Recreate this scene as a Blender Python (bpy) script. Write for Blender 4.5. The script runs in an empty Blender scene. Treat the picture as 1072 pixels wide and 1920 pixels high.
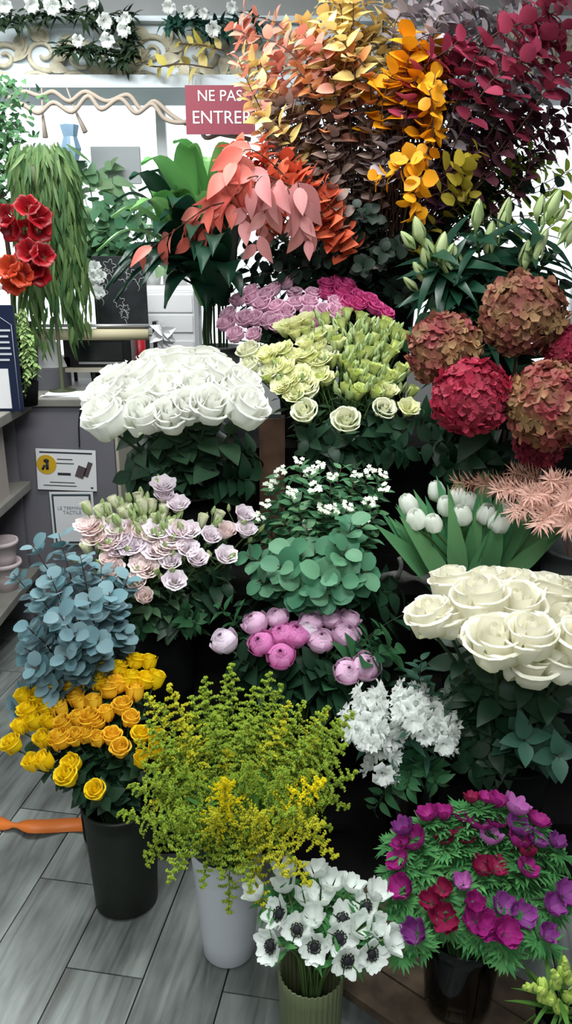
import bpy, math, random
from mathutils import Vector, Matrix, Quaternion

rnd = random.Random(11)
SC = bpy.context.scene
COL = SC.collection
PI = math.pi
V = Vector

# ------------------------------------------------------------------ camera geometry
H_CAM, PITCH, FPX = 1.5, math.radians(18.0), 1480.0
CP, SP = math.cos(PITCH), math.sin(PITCH)


def P(px, py, Y):
    """world point seen at photo pixel (px, py) at distance Y into the shop"""
    dx, dy = (px - 536) / FPX, (960 - py) / FPX
    d = V((dx, CP + dy * SP, -SP + dy * CP))
    return V((0, 0, H_CAM)) + d * (Y / d.y)


def X(px, Y, z):
    return (px - 536) / FPX * (Y * CP + (H_CAM - z) * SP)


def S(npx, Y, z):
    """length in metres of npx pixels at that place"""
    return npx / FPX * (Y * CP + (H_CAM - z) * SP)


# ------------------------------------------------------------------ mesh builder
class MB:
    def __init__(self):
        self.v, self.f = [], []

    def grid(self, rows, close=False):
        o = len(self.v)
        n = len(rows[0])
        for r in rows:
            self.v.extend(r)
        for i in range(len(rows) - 1):
            for j in range(n if close else n - 1):
                k = (j + 1) % n
                self.f.append((o + i * n + j, o + i * n + k, o + (i + 1) * n + k, o + (i + 1) * n + j))

    def box(self, c, s, rot=None):
        o = len(self.v)
        c = V(c)
        for z in (-.5, .5):
            for y in (-.5, .5):
                for x in (-.5, .5):
                    p = V((x * s[0], y * s[1], z * s[2]))
                    if rot:
                        p = rot @ p
                    self.v.append(c + p)
        for q in ((0, 2, 3, 1), (4, 5, 7, 6), (0, 1, 5, 4), (2, 6, 7, 3), (0, 4, 6, 2), (1, 3, 7, 5)):
            self.f.append(tuple(o + i for i in q))

    def tube(self, pts, rad, n=6, cap=True):
        pts = [V(p) for p in pts]
        if not isinstance(rad, (list, tuple)):
            rad = [rad] * len(pts)
        t0 = (pts[1] - pts[0]).normalized()
        up = V((0, 0, 1)) if abs(t0.z) < .9 else V((1, 0, 0))
        a = t0.cross(up).normalized()
        rows = []
        for i, p in enumerate(pts):
            t = (pts[min(i + 1, len(pts) - 1)] - pts[max(i - 1, 0)]).normalized()
            a = (a - t * a.dot(t)).normalized()
            b = t.cross(a)
            rows.append([p + (a * math.cos(2 * PI * k / n) + b * math.sin(2 * PI * k / n)) * rad[i] for k in range(n)])
        o = len(self.v)
        self.grid(rows, True)
        if cap:
            self.f.append(tuple(o + k for k in range(n))[::-1])
            m = o + (len(rows) - 1) * n
            self.f.append(tuple(m + k for k in range(n)))

    def lathe(self, prof, n=24, c=(0, 0, 0), ripple=0, nr=0):
        c = V(c)
        rows = []
        for r, z in prof:
            row = []
            for k in range(n):
                a = 2 * PI * k / n
                rr = r * (1 + ripple * math.cos(nr * a)) if nr else r
                row.append(c + V((rr * math.cos(a), rr * math.sin(a), z)))
            rows.append(row)
        self.grid(rows, True)

    def blob(self, c, r, n=6, m=4, sq=(1, 1, 1)):
        c = V(c)
        rows = []
        for i in range(m + 1):
            t = PI * i / m
            rr = max(math.sin(t), .02)
            rows.append([c + V((sq[0] * r * rr * math.cos(2 * PI * k / n), sq[1] * r * rr * math.sin(2 * PI * k / n), -sq[2] * r * math.cos(t))) for k in range(n)])
        self.grid(rows, True)

    def mesh(self, name, mat, smooth=True):
        me = bpy.data.meshes.new(name)
        me.from_pydata([tuple(p) for p in self.v], [], self.f)
        if smooth:
            me.polygons.foreach_set('use_smooth', [True] * len(me.polygons))
        me.materials.append(mat)
        me.update()
        return me


def obj(name, me, parent=None, loc=None, rot=None, scale=None):
    o = bpy.data.objects.new(name, me)
    COL.objects.link(o)
    if parent:
        o.parent = parent
    if loc is not None:
        o.location = loc
    if rot is not None:
        o.rotation_mode = 'QUATERNION'
        o.rotation_quaternion = rot
    if scale is not None:
        o.scale = (scale,) * 3 if isinstance(scale, (int, float)) else scale
    return o


def empty(name, loc):
    o = bpy.data.objects.new(name, None)
    COL.objects.link(o)
    o.location = loc
    o.empty_display_size = .02
    return o


def tag(o, label, cat, group=None):
    o['label'] = label
    o['category'] = cat
    if group:
        o['group'] = group
    return o


def structure(name, mb, mat, smooth=False, parent=None):
    o = obj(name, mb.mesh(name, mat, smooth), parent)
    if not parent:
        o['kind'] = 'structure'
    return o


def catmull(pts, n=6):
    pts = [V(p) for p in pts]
    if len(pts) < 3:
        return [pts[0].lerp(pts[-1], i / n) for i in range(n + 1)]
    q = [pts[0] * 2 - pts[1]] + pts + [pts[-1] * 2 - pts[-2]]
    out = []
    for i in range(1, len(q) - 2):
        for k in range(n):
            t = k / n
            a, b, c, d = q[i - 1], q[i], q[i + 1], q[i + 2]
            out.append(.5 * ((2 * b) + (c - a) * t + (2 * a - 5 * b + 4 * c - d) * t * t + (3 * b - a - 3 * c + d) * t ** 3))
    out.append(pts[-1])
    return out


# ------------------------------------------------------------------ materials
def lin(c):
    if isinstance(c, str):
        c = [int(c[i:i + 2], 16) for i in (0, 2, 4)]
    r = []
    for x in c:
        x /= 255
        r.append(x / 12.92 if x <= .04045 else ((x + .055) / 1.055) ** 2.4)
    return (r[0], r[1], r[2], 1)


MATS = {}


def M(name, col, col2=None, rough=.6, spec=.3, trl=0., objvar=0., islvar=0., base=None, bz=(0, .03), metal=0., noise=None, coat=0.):
    if name in MATS:
        return MATS[name]
    m = bpy.data.materials.new(name)
    m.use_nodes = True
    nt = m.node_tree
    N, L = nt.nodes, nt.links
    bs = N['Principled BSDF']
    out = N['Material Output']
    bs.inputs['Roughness'].default_value = rough
    bs.inputs['Specular IOR Level'].default_value = spec
    bs.inputs['Metallic'].default_value = metal
    bs.inputs['Coat Weight'].default_value = coat

    def mix(f, a, b):
        n = N.new('ShaderNodeMix')
        n.data_type = 'RGBA'
        for sock, val in ((n.inputs[0], f), (n.inputs[6], a), (n.inputs[7], b)):
            if hasattr(val, 'is_output'):
                L.new(val, sock)
            else:
                sock.default_value = val
        return n.outputs[2]
    cur = lin(col)
    geo = None
    if col2 is not None or islvar:
        geo = N.new('ShaderNodeNewGeometry').outputs['Random Per Island']
    if col2 is not None:
        cur = mix(geo, cur, lin(col2))
    tc = None
    if noise:
        tc = N.new('ShaderNodeTexCoord')
        no = N.new('ShaderNodeTexNoise')
        no.inputs['Scale'].default_value = noise[1]
        no.inputs['Detail'].default_value = 4
        L.new(tc.outputs['Object'], no.inputs['Vector'])
        mr = N.new('ShaderNodeMapRange')
        mr.inputs[1].default_value, mr.inputs[2].default_value = .35, .65
        L.new(no.outputs['Fac'], mr.inputs[0])
        cur = mix(mr.outputs[0], cur, lin(noise[0]))
    if base is not None:
        tc = tc or N.new('ShaderNodeTexCoord')
        sx = N.new('ShaderNodeSeparateXYZ')
        L.new(tc.outputs['Object'], sx.inputs[0])
        mr = N.new('ShaderNodeMapRange')
        mr.inputs[1].default_value, mr.inputs[2].default_value = bz
        L.new(sx.outputs['Z'], mr.inputs[0])
        cur = mix(mr.outputs[0], lin(base), cur)
    if objvar or islvar:
        hs = N.new('ShaderNodeHueSaturation')
        ad = N.new('ShaderNodeMath')
        ad.operation = 'ADD'
        ad.inputs[1].default_value = 0
        ad.inputs[0].default_value = 1
        v = ad.outputs[0]
        if objvar:
            oi = N.new('ShaderNodeObjectInfo')
            mr = N.new('ShaderNodeMapRange')
            mr.inputs[3].default_value, mr.inputs[4].default_value = 1 - objvar, 1 + objvar * .6
            L.new(oi.outputs['Random'], mr.inputs[0])
            L.new(mr.outputs[0], ad.inputs[0])
        if islvar:
            mr = N.new('ShaderNodeMapRange')
            mr.inputs[3].default_value, mr.inputs[4].default_value = -islvar, islvar
            L.new(geo, mr.inputs[0])
            L.new(mr.outputs[0], ad.inputs[1])
        L.new(v, hs.inputs['Value'])
        if hasattr(cur, 'is_output'):
            L.new(cur, hs.inputs['Color'])
        else:
            hs.inputs['Color'].default_value = cur
        cur = hs.outputs[0]
    if hasattr(cur, 'is_output'):
        L.new(cur, bs.inputs['Base Color'])
    else:
        bs.inputs['Base Color'].default_value = cur
    if trl:
        tr = N.new('ShaderNodeBsdfTranslucent')
        if hasattr(cur, 'is_output'):
            L.new(cur, tr.inputs[0])
        else:
            tr.inputs[0].default_value = cur
        mx = N.new('ShaderNodeMixShader')
        mx.inputs[0].default_value = trl
        L.new(bs.outputs[0], mx.inputs[1])
        L.new(tr.outputs[0], mx.inputs[2])
        L.new(mx.outputs[0], out.inputs[0])
    MATS[name] = m
    return m


def glass_mat(name, tint, gloss=.12):
    if name in MATS:
        return MATS[name]
    m = bpy.data.materials.new(name)
    m.use_nodes = True
    nt = m.node_tree
    N, L = nt.nodes, nt.links
    N.remove(N['Principled BSDF'])
    t = N.new('ShaderNodeBsdfTransparent')
    t.inputs[0].default_value = tint
    g = N.new('ShaderNodeBsdfGlossy')
    g.inputs['Roughness'].default_value = .05
    f = N.new('ShaderNodeFresnel')
    f.inputs[0].default_value = 1.45
    mx = N.new('ShaderNodeMixShader')
    L.new(f.outputs[0], mx.inputs[0])
    L.new(t.outputs[0], mx.inputs[1])
    L.new(g.outputs[0], mx.inputs[2])
    L.new(mx.outputs[0], N['Material Output'].inputs[0])
    MATS[name] = m
    return m


STEM = M('stem_green', '5f7d45', '456036', .6, .2, islvar=.1)
STEM_D = M('stem_dark', '33482c', '26381f', .6, .2)
STEM_BR = M('stem_brown', '5a4232', '43322a', .7, .2)
LEAF_D = M('leaf_dark', '24452f', '17301f', .45, .35, .12, objvar=.2, islvar=.2)
LEAF_R = M('rose_leaf', '3b5a41', '223d2a', .45, .35, .12, objvar=.2, islvar=.2)
LEAF_T = M('leaf_teal', '3f6a58', '2a4d40', .45, .35, .12, objvar=.2, islvar=.2)

# ------------------------------------------------------------------ plant geometry


def lerp(a, b, t):
    return a + (b - a) * t


def prof_at(prof, v):
    n = len(prof) - 1
    x = min(max(v, 0), 1) * n
    i = min(int(x), n - 1)
    t = x - i
    t = t * t * (3 - 2 * t) * .5 + t * .5
    return lerp(prof[i][0], prof[i + 1][0], t), lerp(prof[i][1], prof[i + 1][1], t)


def petal(mb, a0, prof, hw, nu=5, nv=5, tip=.25, ov=0., ruf=0., wexp=.5, point=0., kr=5., ph=0., flat=0.):
    """one petal swept up a profile of (radius, height); hw is its half angle"""
    rows = []
    for i in range(nv + 1):
        v = i / nv
        row = []
        for j in range(nu + 1):
            u = 2 * j / nu - 1
            ve = v * (1 - tip * abs(u) ** 2.4)
            r, z = prof_at(prof, ve)
            w = (v ** wexp if v > 0 else .25) * hw
            if point:
                w *= 1 - point * max(0, v - .5) * 2
            a = a0 + u * w
            r += ov * u
            k = ruf * math.sin(kr * u + ph + a0 * 3) * v * v
            r += k
            z += k * .7
            if flat:
                z += flat * u * u * v
            row.append(V((r * math.cos(a), r * math.sin(a), z)))
        rows.append(row)
    mb.grid(rows)


def leaf(mb, base, d, nrm, L, W, shape='ovate', fold=.15, droop=.15, nv=5, half=1):
    d = V(d).normalized()
    nrm = V(nrm)
    nrm = (nrm - d * nrm.dot(d))
    if nrm.length < 1e-4:
        nrm = d.orthogonal()
    nrm.normalize()
    s = d.cross(nrm)
    rows = []
    for i in range(nv + 1):
        v = i / nv
        if shape == 'round':
            w = math.sqrt(max(0, 1 - (2 * v - 1) ** 2)) if 0 < v < 1 else .06
        elif shape == 'lance':
            w = (math.sin(PI * min(1, v * .93 + .05) ** .75)) ** 1.0 if v < 1 else .02
        elif shape == 'strap':
            w = min(1, .5 + v * 1.4) * (1 - max(0, v - .55) / .46) ** .8 if v < 1 else .02
        elif shape == 'heart':
            w = (1 - v) ** .75 * min(1, .55 + 3 * v) * 1.1 if v < 1 else .02
        else:
            w = math.sin(PI * (v * .96 + .02) ** .72) if v < 1 else .02
        c = V(base) + d * (L * v) - nrm * (droop * L * v * v)
        row = []
        for j in range(-half, half + 1):
            u = j / half
            row.append(c + s * (u * w * W * .5) + nrm * (fold * W * abs(u) * w * .5))
        rows.append(row)
    mb.grid(rows)


def strip_leaf(mb, pts, W, fold=.15):
    rows = []
    n = len(pts) - 1
    for i, p in enumerate(pts):
        v = i / n
        t = (pts[min(i + 1, n)] - pts[max(i - 1, 0)]).normalized()
        sd = t.cross(V((0, 0, 1)))
        sd = sd.normalized() if sd.length > .05 else V((1, 0, 0))
        nr = sd.cross(t)
        w = W * .5 * max(.04, math.sin(PI * min(1, v * .95 + .05) ** .8))
        rows.append([p + sd * (u * w) + nr * (fold * W * abs(u) * .8) for u in (-1, -.5, 0, .5, 1)])
    mb.grid(rows)


def petalset(mb, n, prof, hw, a=0., jit=.12, **k):
    for j in range(n):
        f = 1 + rnd.uniform(-.05, .05)
        pr = [(r * f, z * (1 + rnd.uniform(-.03, .03))) for r, z in prof]
        petal(mb, a + 2 * PI * j / n + rnd.uniform(-jit, jit), pr, hw * rnd.uniform(.92, 1.08), ph=rnd.uniform(0, 6), **k)


def rose_mesh(name, mat, R=.045, Hh=.07, open_=.5, outer=5, big=True):
    """high spiral centre, tall cupped petals, outer petals with rolled rims"""
    mb = MB()
    petalset(mb, 3, [(.003, .3 * Hh), (.22 * R, .6 * Hh), (.2 * R, .96 * Hh), (.15 * R, 1.04 * Hh)], 1.35, 0, nu=5, nv=4, tip=.1, ov=.06 * R)
    petalset(mb, 3, [(.004, .1 * Hh), (.5 * R, .45 * Hh), (.5 * R, .88 * Hh), (lerp(.46, .56, open_) * R, 1.01 * Hh)], 1.2, .5, nu=6, nv=6, tip=.14, ov=.13 * R, ruf=.02 * R)
    petalset(mb, 4, [(.004, 0), (.76 * R, .3 * Hh), (.82 * R, .7 * Hh), (lerp(.82, .96, open_) * R, .92 * Hh), (lerp(.88, 1.08, open_) * R, .9 * Hh)], 1.05, .2, nu=7, nv=7, tip=.2, ov=.13 * R, ruf=.04 * R)
    if big:
        petalset(mb, outer, [(.004, -.02 * Hh), (.9 * R, .18 * Hh), (1.02 * R, .5 * Hh), (lerp(1.06, 1.2, open_) * R, .74 * Hh), (lerp(1.14, 1.34, open_) * R, .69 * Hh)], 4.4 / outer, .75, nu=7, nv=7, tip=.26, ov=.1 * R, ruf=.06 * R)
    return mb.mesh(name, mat)


def ranunculus_mesh(name, mat, R=.03):
    mb = MB()
    mb.blob((0, 0, R * 1.0), R * .22, 8, 5)
    for k in range(6):
        f = .32 + .68 * k / 5
        r = R * f
        top = R * (1.25 + .35 * (1 - f))
        petalset(mb, 5, [(.002, .04 * R), (r * .85, .3 * R), (r, .8 * R), (r * .8, top * .92), (r * (.35 + .2 * f), top)], .95, k * .63, nu=5, nv=5, tip=.1, ov=.05 * R, ruf=.015 * R)
    petalset(mb, 4, [(.002, 0), (R * .9, .2 * R), (R * 1.12, .75 * R), (R * 1.15, 1.15 * R)], .8, .3, nu=5, nv=5, tip=.25, ruf=.04 * R)
    return mb.mesh(name, mat)


def tulip_mesh(name, mat, R=.022, Hh=.06):
    mb = MB()
    for k in (0, 1):
        petalset(mb, 3, [(.002, 0), (R * .95, .22 * Hh), (R * (1 + .03 * k), .55 * Hh), (R * .72, .88 * Hh), (R * .4, Hh)], 1.02, k * PI / 3, .05, nu=6, nv=6, tip=.3, ov=.03 * R, point=.3)
    return mb.mesh(name, mat)


def lisianthus_mesh(name, mat, R=.03, Hh=.045, open_=1.):
    mb = MB()
    for k, f in enumerate((.45, .72, 1.0)):
        petalset(mb, 4 if k == 0 else 5, [(.002, 0), (R * .42 * f + .002, .3 * Hh), (R * .62 * f, .65 * Hh), (R * lerp(.6, .95, open_) * f, .92 * Hh), (R * lerp(.55, 1.12, open_) * f, .95 * Hh)], .82, k * .6, nu=6, nv=5, tip=.2, ov=.06 * R, ruf=.09 * R * open_, kr=6)
    return mb.mesh(name, mat)


def bud_mesh(name, mat, R, L, n=5):
    mb = MB()
    for k in range(3):
        petal(mb, k * 2 * PI / 3, [(.0006, 0), (R * .9, .3 * L), (R, .5 * L), (R * .55, .85 * L), (R * .06, L)], 1.15, 5, 6, .04, ov=.06 * R)
    return mb.mesh(name, mat)


def anemone_mesh(name, mat, R=.028, cup=.5, n=9, hw=.5):
    mb = MB()
    for k in (0, 1):
        f = 1 - .12 * k
        petalset(mb, (n + 1) // 2 + (1 - k), [(.002, .002 * k), (R * .45 * f, .06 * R + cup * .25 * R), (R * lerp(.85, .72, cup) * f, lerp(.16, .65, cup) * R), (R * lerp(1.05, .8, cup) * f, lerp(.3, 1.15, cup) * R)],
                 hw, k * .5, jit=.25, nu=6, nv=5, tip=.24, ruf=.09 * R, wexp=.25, kr=4)
    return mb.mesh(name, mat)


def anemone_centre(name, mat, R):
    mb = MB()
    mb.blob((0, 0, R * .22), R * .3, 10, 6, (1, 1, .7))
    for k in range(26):
        a = 2 * PI * k / 26
        r = R * rnd.uniform(.34, .46)
        p = V((r * math.cos(a), r * math.sin(a), R * rnd.uniform(.2, .3)))
        mb.tube([(0, 0, R * .12), p], .0004, 3)
        mb.blob(p, R * .06, 5, 3)
    return mb.mesh(name, mat)


def floret_head(name, mat, R, n, fs, squash=.92):
    """a mophead of four-petalled florets"""
    mb = MB()
    ga = PI * (3 - math.sqrt(5))
    for i in range(n):
        z = 1 - 1.72 * (i + .5) / n
        r = math.sqrt(max(0, 1 - z * z))
        d = V((r * math.cos(ga * i), r * math.sin(ga * i), z))
        c = V((d.x, d.y, d.z * squash)) * R * rnd.uniform(.93, 1.07)
        d = (d + V((rnd.uniform(-.35, .35), rnd.uniform(-.35, .35), rnd.uniform(-.35, .35)))).normalized()
        a = d.orthogonal().normalized()
        b = d.cross(a)
        t0 = rnd.uniform(0, PI)
        # one floret is one welded island: four petals round a shared centre
        o = len(mb.v)
        mb.v.append(c)
        for k in range(4):
            t = t0 + k * PI / 2
            q = rnd.uniform(.85, 1.1) * fs
            lift = d * rnd.uniform(.05, .35) * fs
            pa = a * math.cos(t) + b * math.sin(t)
            pb = d.cross(pa)
            e = [c + pa * q * .3 + pb * q * .28, c + pa * q * .75 + pb * q * .42 + lift * .7, c + pa * q * 1.02 + lift, c + pa * q * .75 - pb * q * .42 + lift * .7, c + pa * q * .3 - pb * q * .28, c + pa * q * .6 - lift * .2]
            m = len(mb.v)
            mb.v.extend(e)
            mb.f += [(o, m + 4, m + 5), (o, m + 5, m), (m, m + 5, m + 1), (m + 1, m + 5, m + 2), (m + 2, m + 5, m + 3), (m + 3, m + 5, m + 4)]
    # a core that closes the head
    mb.blob((0, 0, 0), R * .8, 12, 8, (1, 1, squash))
    return mb.mesh(name, mat)


def align(axis, spin=None):
    q = V((0, 0, 1)).rotation_difference(V(axis).normalized())
    return q @ Quaternion((0, 0, 1), rnd.uniform(0, 2 * PI) if spin is None else spin)


CACHE = {}


def variants(key, n, fn):
    if key not in CACHE:
        CACHE[key] = [fn(i) for i in range(n)]
    return CACHE[key]


# ------------------------------------------------------------------ vases
class Vase:
    def __init__(s, px, Y, zb, h, rb, rt):
        s.Y, s.zb, s.h, s.rb, s.rt = Y, zb, h, rb, rt
        s.zm = zb + h
        s.x = X(px, Y, s.zm)

    def build(s, name, label, mat, cat='vase', group=None, rim=True, ripple=0, nr=0, n=40, thick=.004):
        mb = MB()
        rb, rt, h = s.rb, s.rt, s.h
        pr = [(.001, 0), (rb * .9, 0), (rb, .008)]
        pr += [(lerp(rb, rt, k / 6), .008 + (h - .008) * k / 6) for k in range(1, 7)]
        if rim:
            pr += [(rt + .004, h - .004), (rt + .004, h + .004), (rt - .003, h + .004)]
        else:
            pr += [(rt - thick * .5, h + .002)]
        pr += [(lerp(rt, rb, k / 4) - thick, lerp(h, .014, k / 4)) for k in range(5)] + [(.001, .013)]
        mb.lathe(pr, n if not nr else nr * 6, ripple=ripple, nr=nr)
        o = obj(name, mb.mesh(name, mat), None, (s.x, s.Y, s.zb))
        tag(o, label, cat, group)
        return o

    def foot(s, head):
        """where a stem to that head stands, and where it passes the mouth"""
        d = V((head.x - s.x, head.y - s.Y, 0))
        k = min(1, d.length / .2)
        d = d.normalized() if d.length > 1e-5 else V((1, 0, 0))
        j = V((rnd.uniform(-1, 1), rnd.uniform(-1, 1), 0)) * .25
        m = V((s.x, s.Y, s.zm)) + (d * .6 * k + j) * (s.rt - .012)
        b = V((s.x, s.Y, s.zb + .02)) + (-d * .35 * k + j) * (s.rb - .012)
        return b, m


def up_to(b, m, h, sag=.25):
    """stem path from the foot through the mouth to the head"""
    L = (h - m).length
    mid = m.lerp(h, .5) + V((0, 0, 1)) * L * sag * .35
    return catmull([b, m, mid, h], 4)


def stem_mesh(path, root, r, mat, name='stem', n=6):
    mb = MB()
    mb.tube([p - root for p in path], r, n)
    return mb.mesh(name, mat)


def sample(path, t):
    x = t * (len(path) - 1)
    i = min(int(x), len(path) - 2)
    return path[i].lerp(path[i + 1], x - i), (path[i + 1] - path[i]).normalized()


def foliage_mesh(path, root, n, t0, t1, L, W, mat, shape='ovate', sp=.9, droop=.25, pairs=False, fold=.2, taper=.3, name='foliage', half=1, nv=5, tilt=0., face=0.):
    mb = MB()
    ang = rnd.uniform(0, 6)
    for i in range(n):
        t = lerp(t0, t1, (i + rnd.uniform(.2, .8)) / n)
        p, d = sample(path, t)
        a = d.orthogonal().normalized()
        b = d.cross(a)
        ang += 2.4 if not pairs else PI / 2
        for s in ((0, PI) if pairs else (0,)):
            th = ang + s + rnd.uniform(-.3, .3)
            o = a * math.cos(th) + b * math.sin(th)
            ld = (o * sp + d * (1 - sp * .6) + V((0, 0, -tilt))).normalized()
            f = rnd.uniform(.8, 1.15) * (1 - taper * (i / max(1, n - 1)))
            nr = d * .8 + V((0, -face, .5)) + V((rnd.uniform(-.4, .4), rnd.uniform(-.4, .4), rnd.uniform(-.2, .3)))
            leaf(mb, p - root + o * .003, ld, nr, L * f, W * f, shape, fold, droop * rnd.uniform(.3, 1.6), nv, half)
    return mb.mesh(name, mat)


ORD = 'first second third fourth fifth sixth seventh eighth ninth tenth eleventh twelfth thirteenth fourteenth fifteenth sixteenth seventeenth eighteenth nineteenth twentieth'.split()


def from_left(i, n):
    if n == 1:
        return 'alone in its row'
    if i == 0:
        return 'leftmost'
    if i == n - 1:
        return 'rightmost'
    if i <= n // 2 or n > 22:
        return (ORD[i] if i < 20 else ORD[0]) + ' from the left'
    return ORD[n - 1 - i] + ' from the right' if n - 1 - i > 0 else 'rightmost'


def relabel(items, nrows):
    """items: (object, px, py, look). Labels say the look, the row among those of that look and the place in it"""
    looks = {}
    for t in items:
        looks.setdefault(t[3], []).append(t)
    rows_of = {1: [''], 2: ['upper row', 'lower row'], 3: ['top row', 'middle row', 'bottom row'],
               4: ['top row', 'second row down', 'third row down', 'bottom row'],
               5: ['top row', 'second row down', 'third row down', 'fourth row down', 'bottom row']}
    for look, its_ in looks.items():
        its_.sort(key=lambda t: t[2])
        n = len(its_)
        nr = min(nrows, 1 if n < 6 else 2 if n < 11 else 3 if n < 20 else 5)
        for k in range(nr):
            row = sorted(its_[k * n // nr:(k + 1) * n // nr], key=lambda t: t[1])
            for i, t in enumerate(row):
                t[0]['label'] = ', '.join(x for x in (look, rows_of[nr][k], from_left(i, len(row)) if n > 1 else '') if x)


def flower(name, cat, group, head, vase, axis, bloom, size, stem_r=.003, smat=None, fol=None, bloom_name='bloom', hoff=.5, hh=.06, extra=None, sag=.25, path=None):
    """one cut flower: a root at its foot, a stem, a bloom, its leaves"""
    axis = V(axis).normalized()
    att = head - axis * (hh * size * hoff)
    if path is None:
        b, m = vase.foot(att)
        path = up_to(b, m, att, sag)
    b = path[0]
    root = tag(empty(name, b), '', cat, group)
    obj('stem', stem_mesh(path, b, stem_r, smat or STEM), root)
    bo = obj(bloom_name, bloom, root, att - b, align(axis), size)
    if fol:
        obj('foliage', foliage_mesh(path, b, **fol), root)
    if extra:
        extra(root, bo, att - b, axis)
    return root


def outward(head, vase, up=1., cam=.0, out=.6):
    d = V((head.x - vase.x, head.y - vase.Y, 0))
    d = d / max(.12, d.length)
    c = (V((0, 0, H_CAM)) - head).normalized()
    return V((0, 0, up)) + d * out + c * cam + V((rnd.uniform(-.15, .15), rnd.uniform(-.15, .15), 0))


def spray(name, cat, group, path, stem_r, smat, fol, folname='foliage'):
    root = tag(empty(name, path[0]), '', cat, group)
    n = len(path)
    obj('stem', stem_mesh(path, path[0], [stem_r * (1 - .6 * i / (n - 1)) for i in range(n)], smat, n=5), root)
    fs = fol if isinstance(fol, list) else [fol]
    for f in fs:
        obj(folname, foliage_mesh(path, path[0], **f), root)
    return root


# ================================================================== THE ROOM
# floor of wood-look planks laid along one direction, each plank a raised board in the mesh
def make_floor():
    base = M('floor_joint', '2b2b2b', rough=.9)
    m = bpy.data.materials.new('grey_wood_plank')
    m.use_nodes = True
    nt = m.node_tree
    N, L = nt.nodes, nt.links
    bs = N['Principled BSDF']
    tc = N.new('ShaderNodeTexCoord')
    geo = N.new('ShaderNodeNewGeometry')
    off = N.new('ShaderNodeVectorMath'); off.operation = 'SCALE'
    cb = N.new('ShaderNodeCombineXYZ')
    L.new(geo.outputs['Random Per Island'], cb.inputs[0]); L.new(geo.outputs['Random Per Island'], cb.inputs[1])
    L.new(cb.outputs[0], off.inputs[0]); off.inputs['Scale'].default_value = 37.
    ad = N.new('ShaderNodeVectorMath')
    L.new(tc.outputs['Object'], ad.inputs[0]); L.new(off.outputs[0], ad.inputs[1])
    mp = N.new('ShaderNodeMapping'); mp.inputs['Scale'].default_value = (1, .09, 1)
    L.new(ad.outputs[0], mp.inputs['Vector'])
    n1 = N.new('ShaderNodeTexNoise'); n1.inputs['Scale'].default_value = 26; n1.inputs['Detail'].default_value = 6; n1.inputs['Distortion'].default_value = 1.6
    L.new(mp.outputs[0], n1.inputs['Vector'])
    mp2 = N.new('ShaderNodeMapping'); mp2.inputs['Scale'].default_value = (1, .35, 1)
    L.new(ad.outputs[0], mp2.inputs['Vector'])
    n2 = N.new('ShaderNodeTexNoise'); n2.inputs['Scale'].default_value = 9; n2.inputs['Detail'].default_value = 5
    L.new(mp2.outputs[0], n2.inputs['Vector'])
    cr = N.new('ShaderNodeValToRGB')
    e = cr.color_ramp.elements
    e[0].position, e[0].color = .3, lin('666865')
    e[1].position, e[1].color = .75, lin('989e9a')
    x = cr.color_ramp.elements.new(.47); x.color = lin('7e8582')
    L.new(n1.outputs['Fac'], cr.inputs[0])
    cr2 = N.new('ShaderNodeValToRGB')
    e = cr2.color_ramp.elements
    e[0].position, e[0].color = .3, lin('6a6864')
    e[1].position, e[1].color = .62, lin('ffffff')
    L.new(n2.outputs['Fac'], cr2.inputs[0])
    mx = N.new('ShaderNodeMix'); mx.data_type = 'RGBA'; mx.blend_type = 'MULTIPLY'; mx.inputs[0].default_value = .8
    L.new(cr.outputs[0], mx.inputs[6]); L.new(cr2.outputs[0], mx.inputs[7])
    hs = N.new('ShaderNodeHueSaturation')
    mr = N.new('ShaderNodeMapRange'); mr.inputs[3].default_value = .85; mr.inputs[4].default_value = 1.1
    L.new(geo.outputs['Random Per Island'], mr.inputs[0]); L.new(mr.outputs[0], hs.inputs['Value']); L.new(mx.outputs[2], hs.inputs['Color'])
    L.new(hs.outputs[0], bs.inputs['Base Color'])
    bs.inputs['Roughness'].default_value = .38
    bp = N.new('ShaderNodeBump'); bp.inputs['Strength'].default_value = .15; bp.inputs['Distance'].default_value = .003
    L.new(n1.outputs['Fac'], bp.inputs['Height']); L.new(bp.outputs[0], bs.inputs['Normal'])
    mb = MB()
    mb.box((0, 2.0, -.06), (9, 9.4, .1))
    n0 = len(mb.f)
    # measured joints: strips .178 m wide; offsets along the plank from the photo
    az = math.radians(9.45)
    s0 = X(70, 1.215, 0) * math.cos(az) - 1.215 * math.sin(az)     # cross coordinate of one joint line
    joints = {0: 1.253, -1: 1.492, -2: 1.732, 1: 1.02, 2: 1.251, 3: .95}
    Lp, w, g = 1.2, .178, .0035
    for k in range(-22, 24):
        u0 = joints.get(k, 1.253 - .24 * k + rnd.choice((0, .3, .6)))
        for q in range(-5, 6):
            a, b = u0 + q * Lp, u0 + (q + 1) * Lp
            if b < -2.8 or a > 6.6:
                continue
            c = (s0 + (k + .5) * w, (a + b) / 2, -.0035)
            mb.box(c, (w - g, Lp - g, .007))
    me = mb.mesh('floor', base, False)
    me.materials.append(m)
    for i, p in enumerate(me.polygons):
        p.material_index = 0 if i < n0 else 1
    o = obj('floor', me)
    o.rotation_euler = (0, 0, -az)
    o['kind'] = 'structure'


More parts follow.
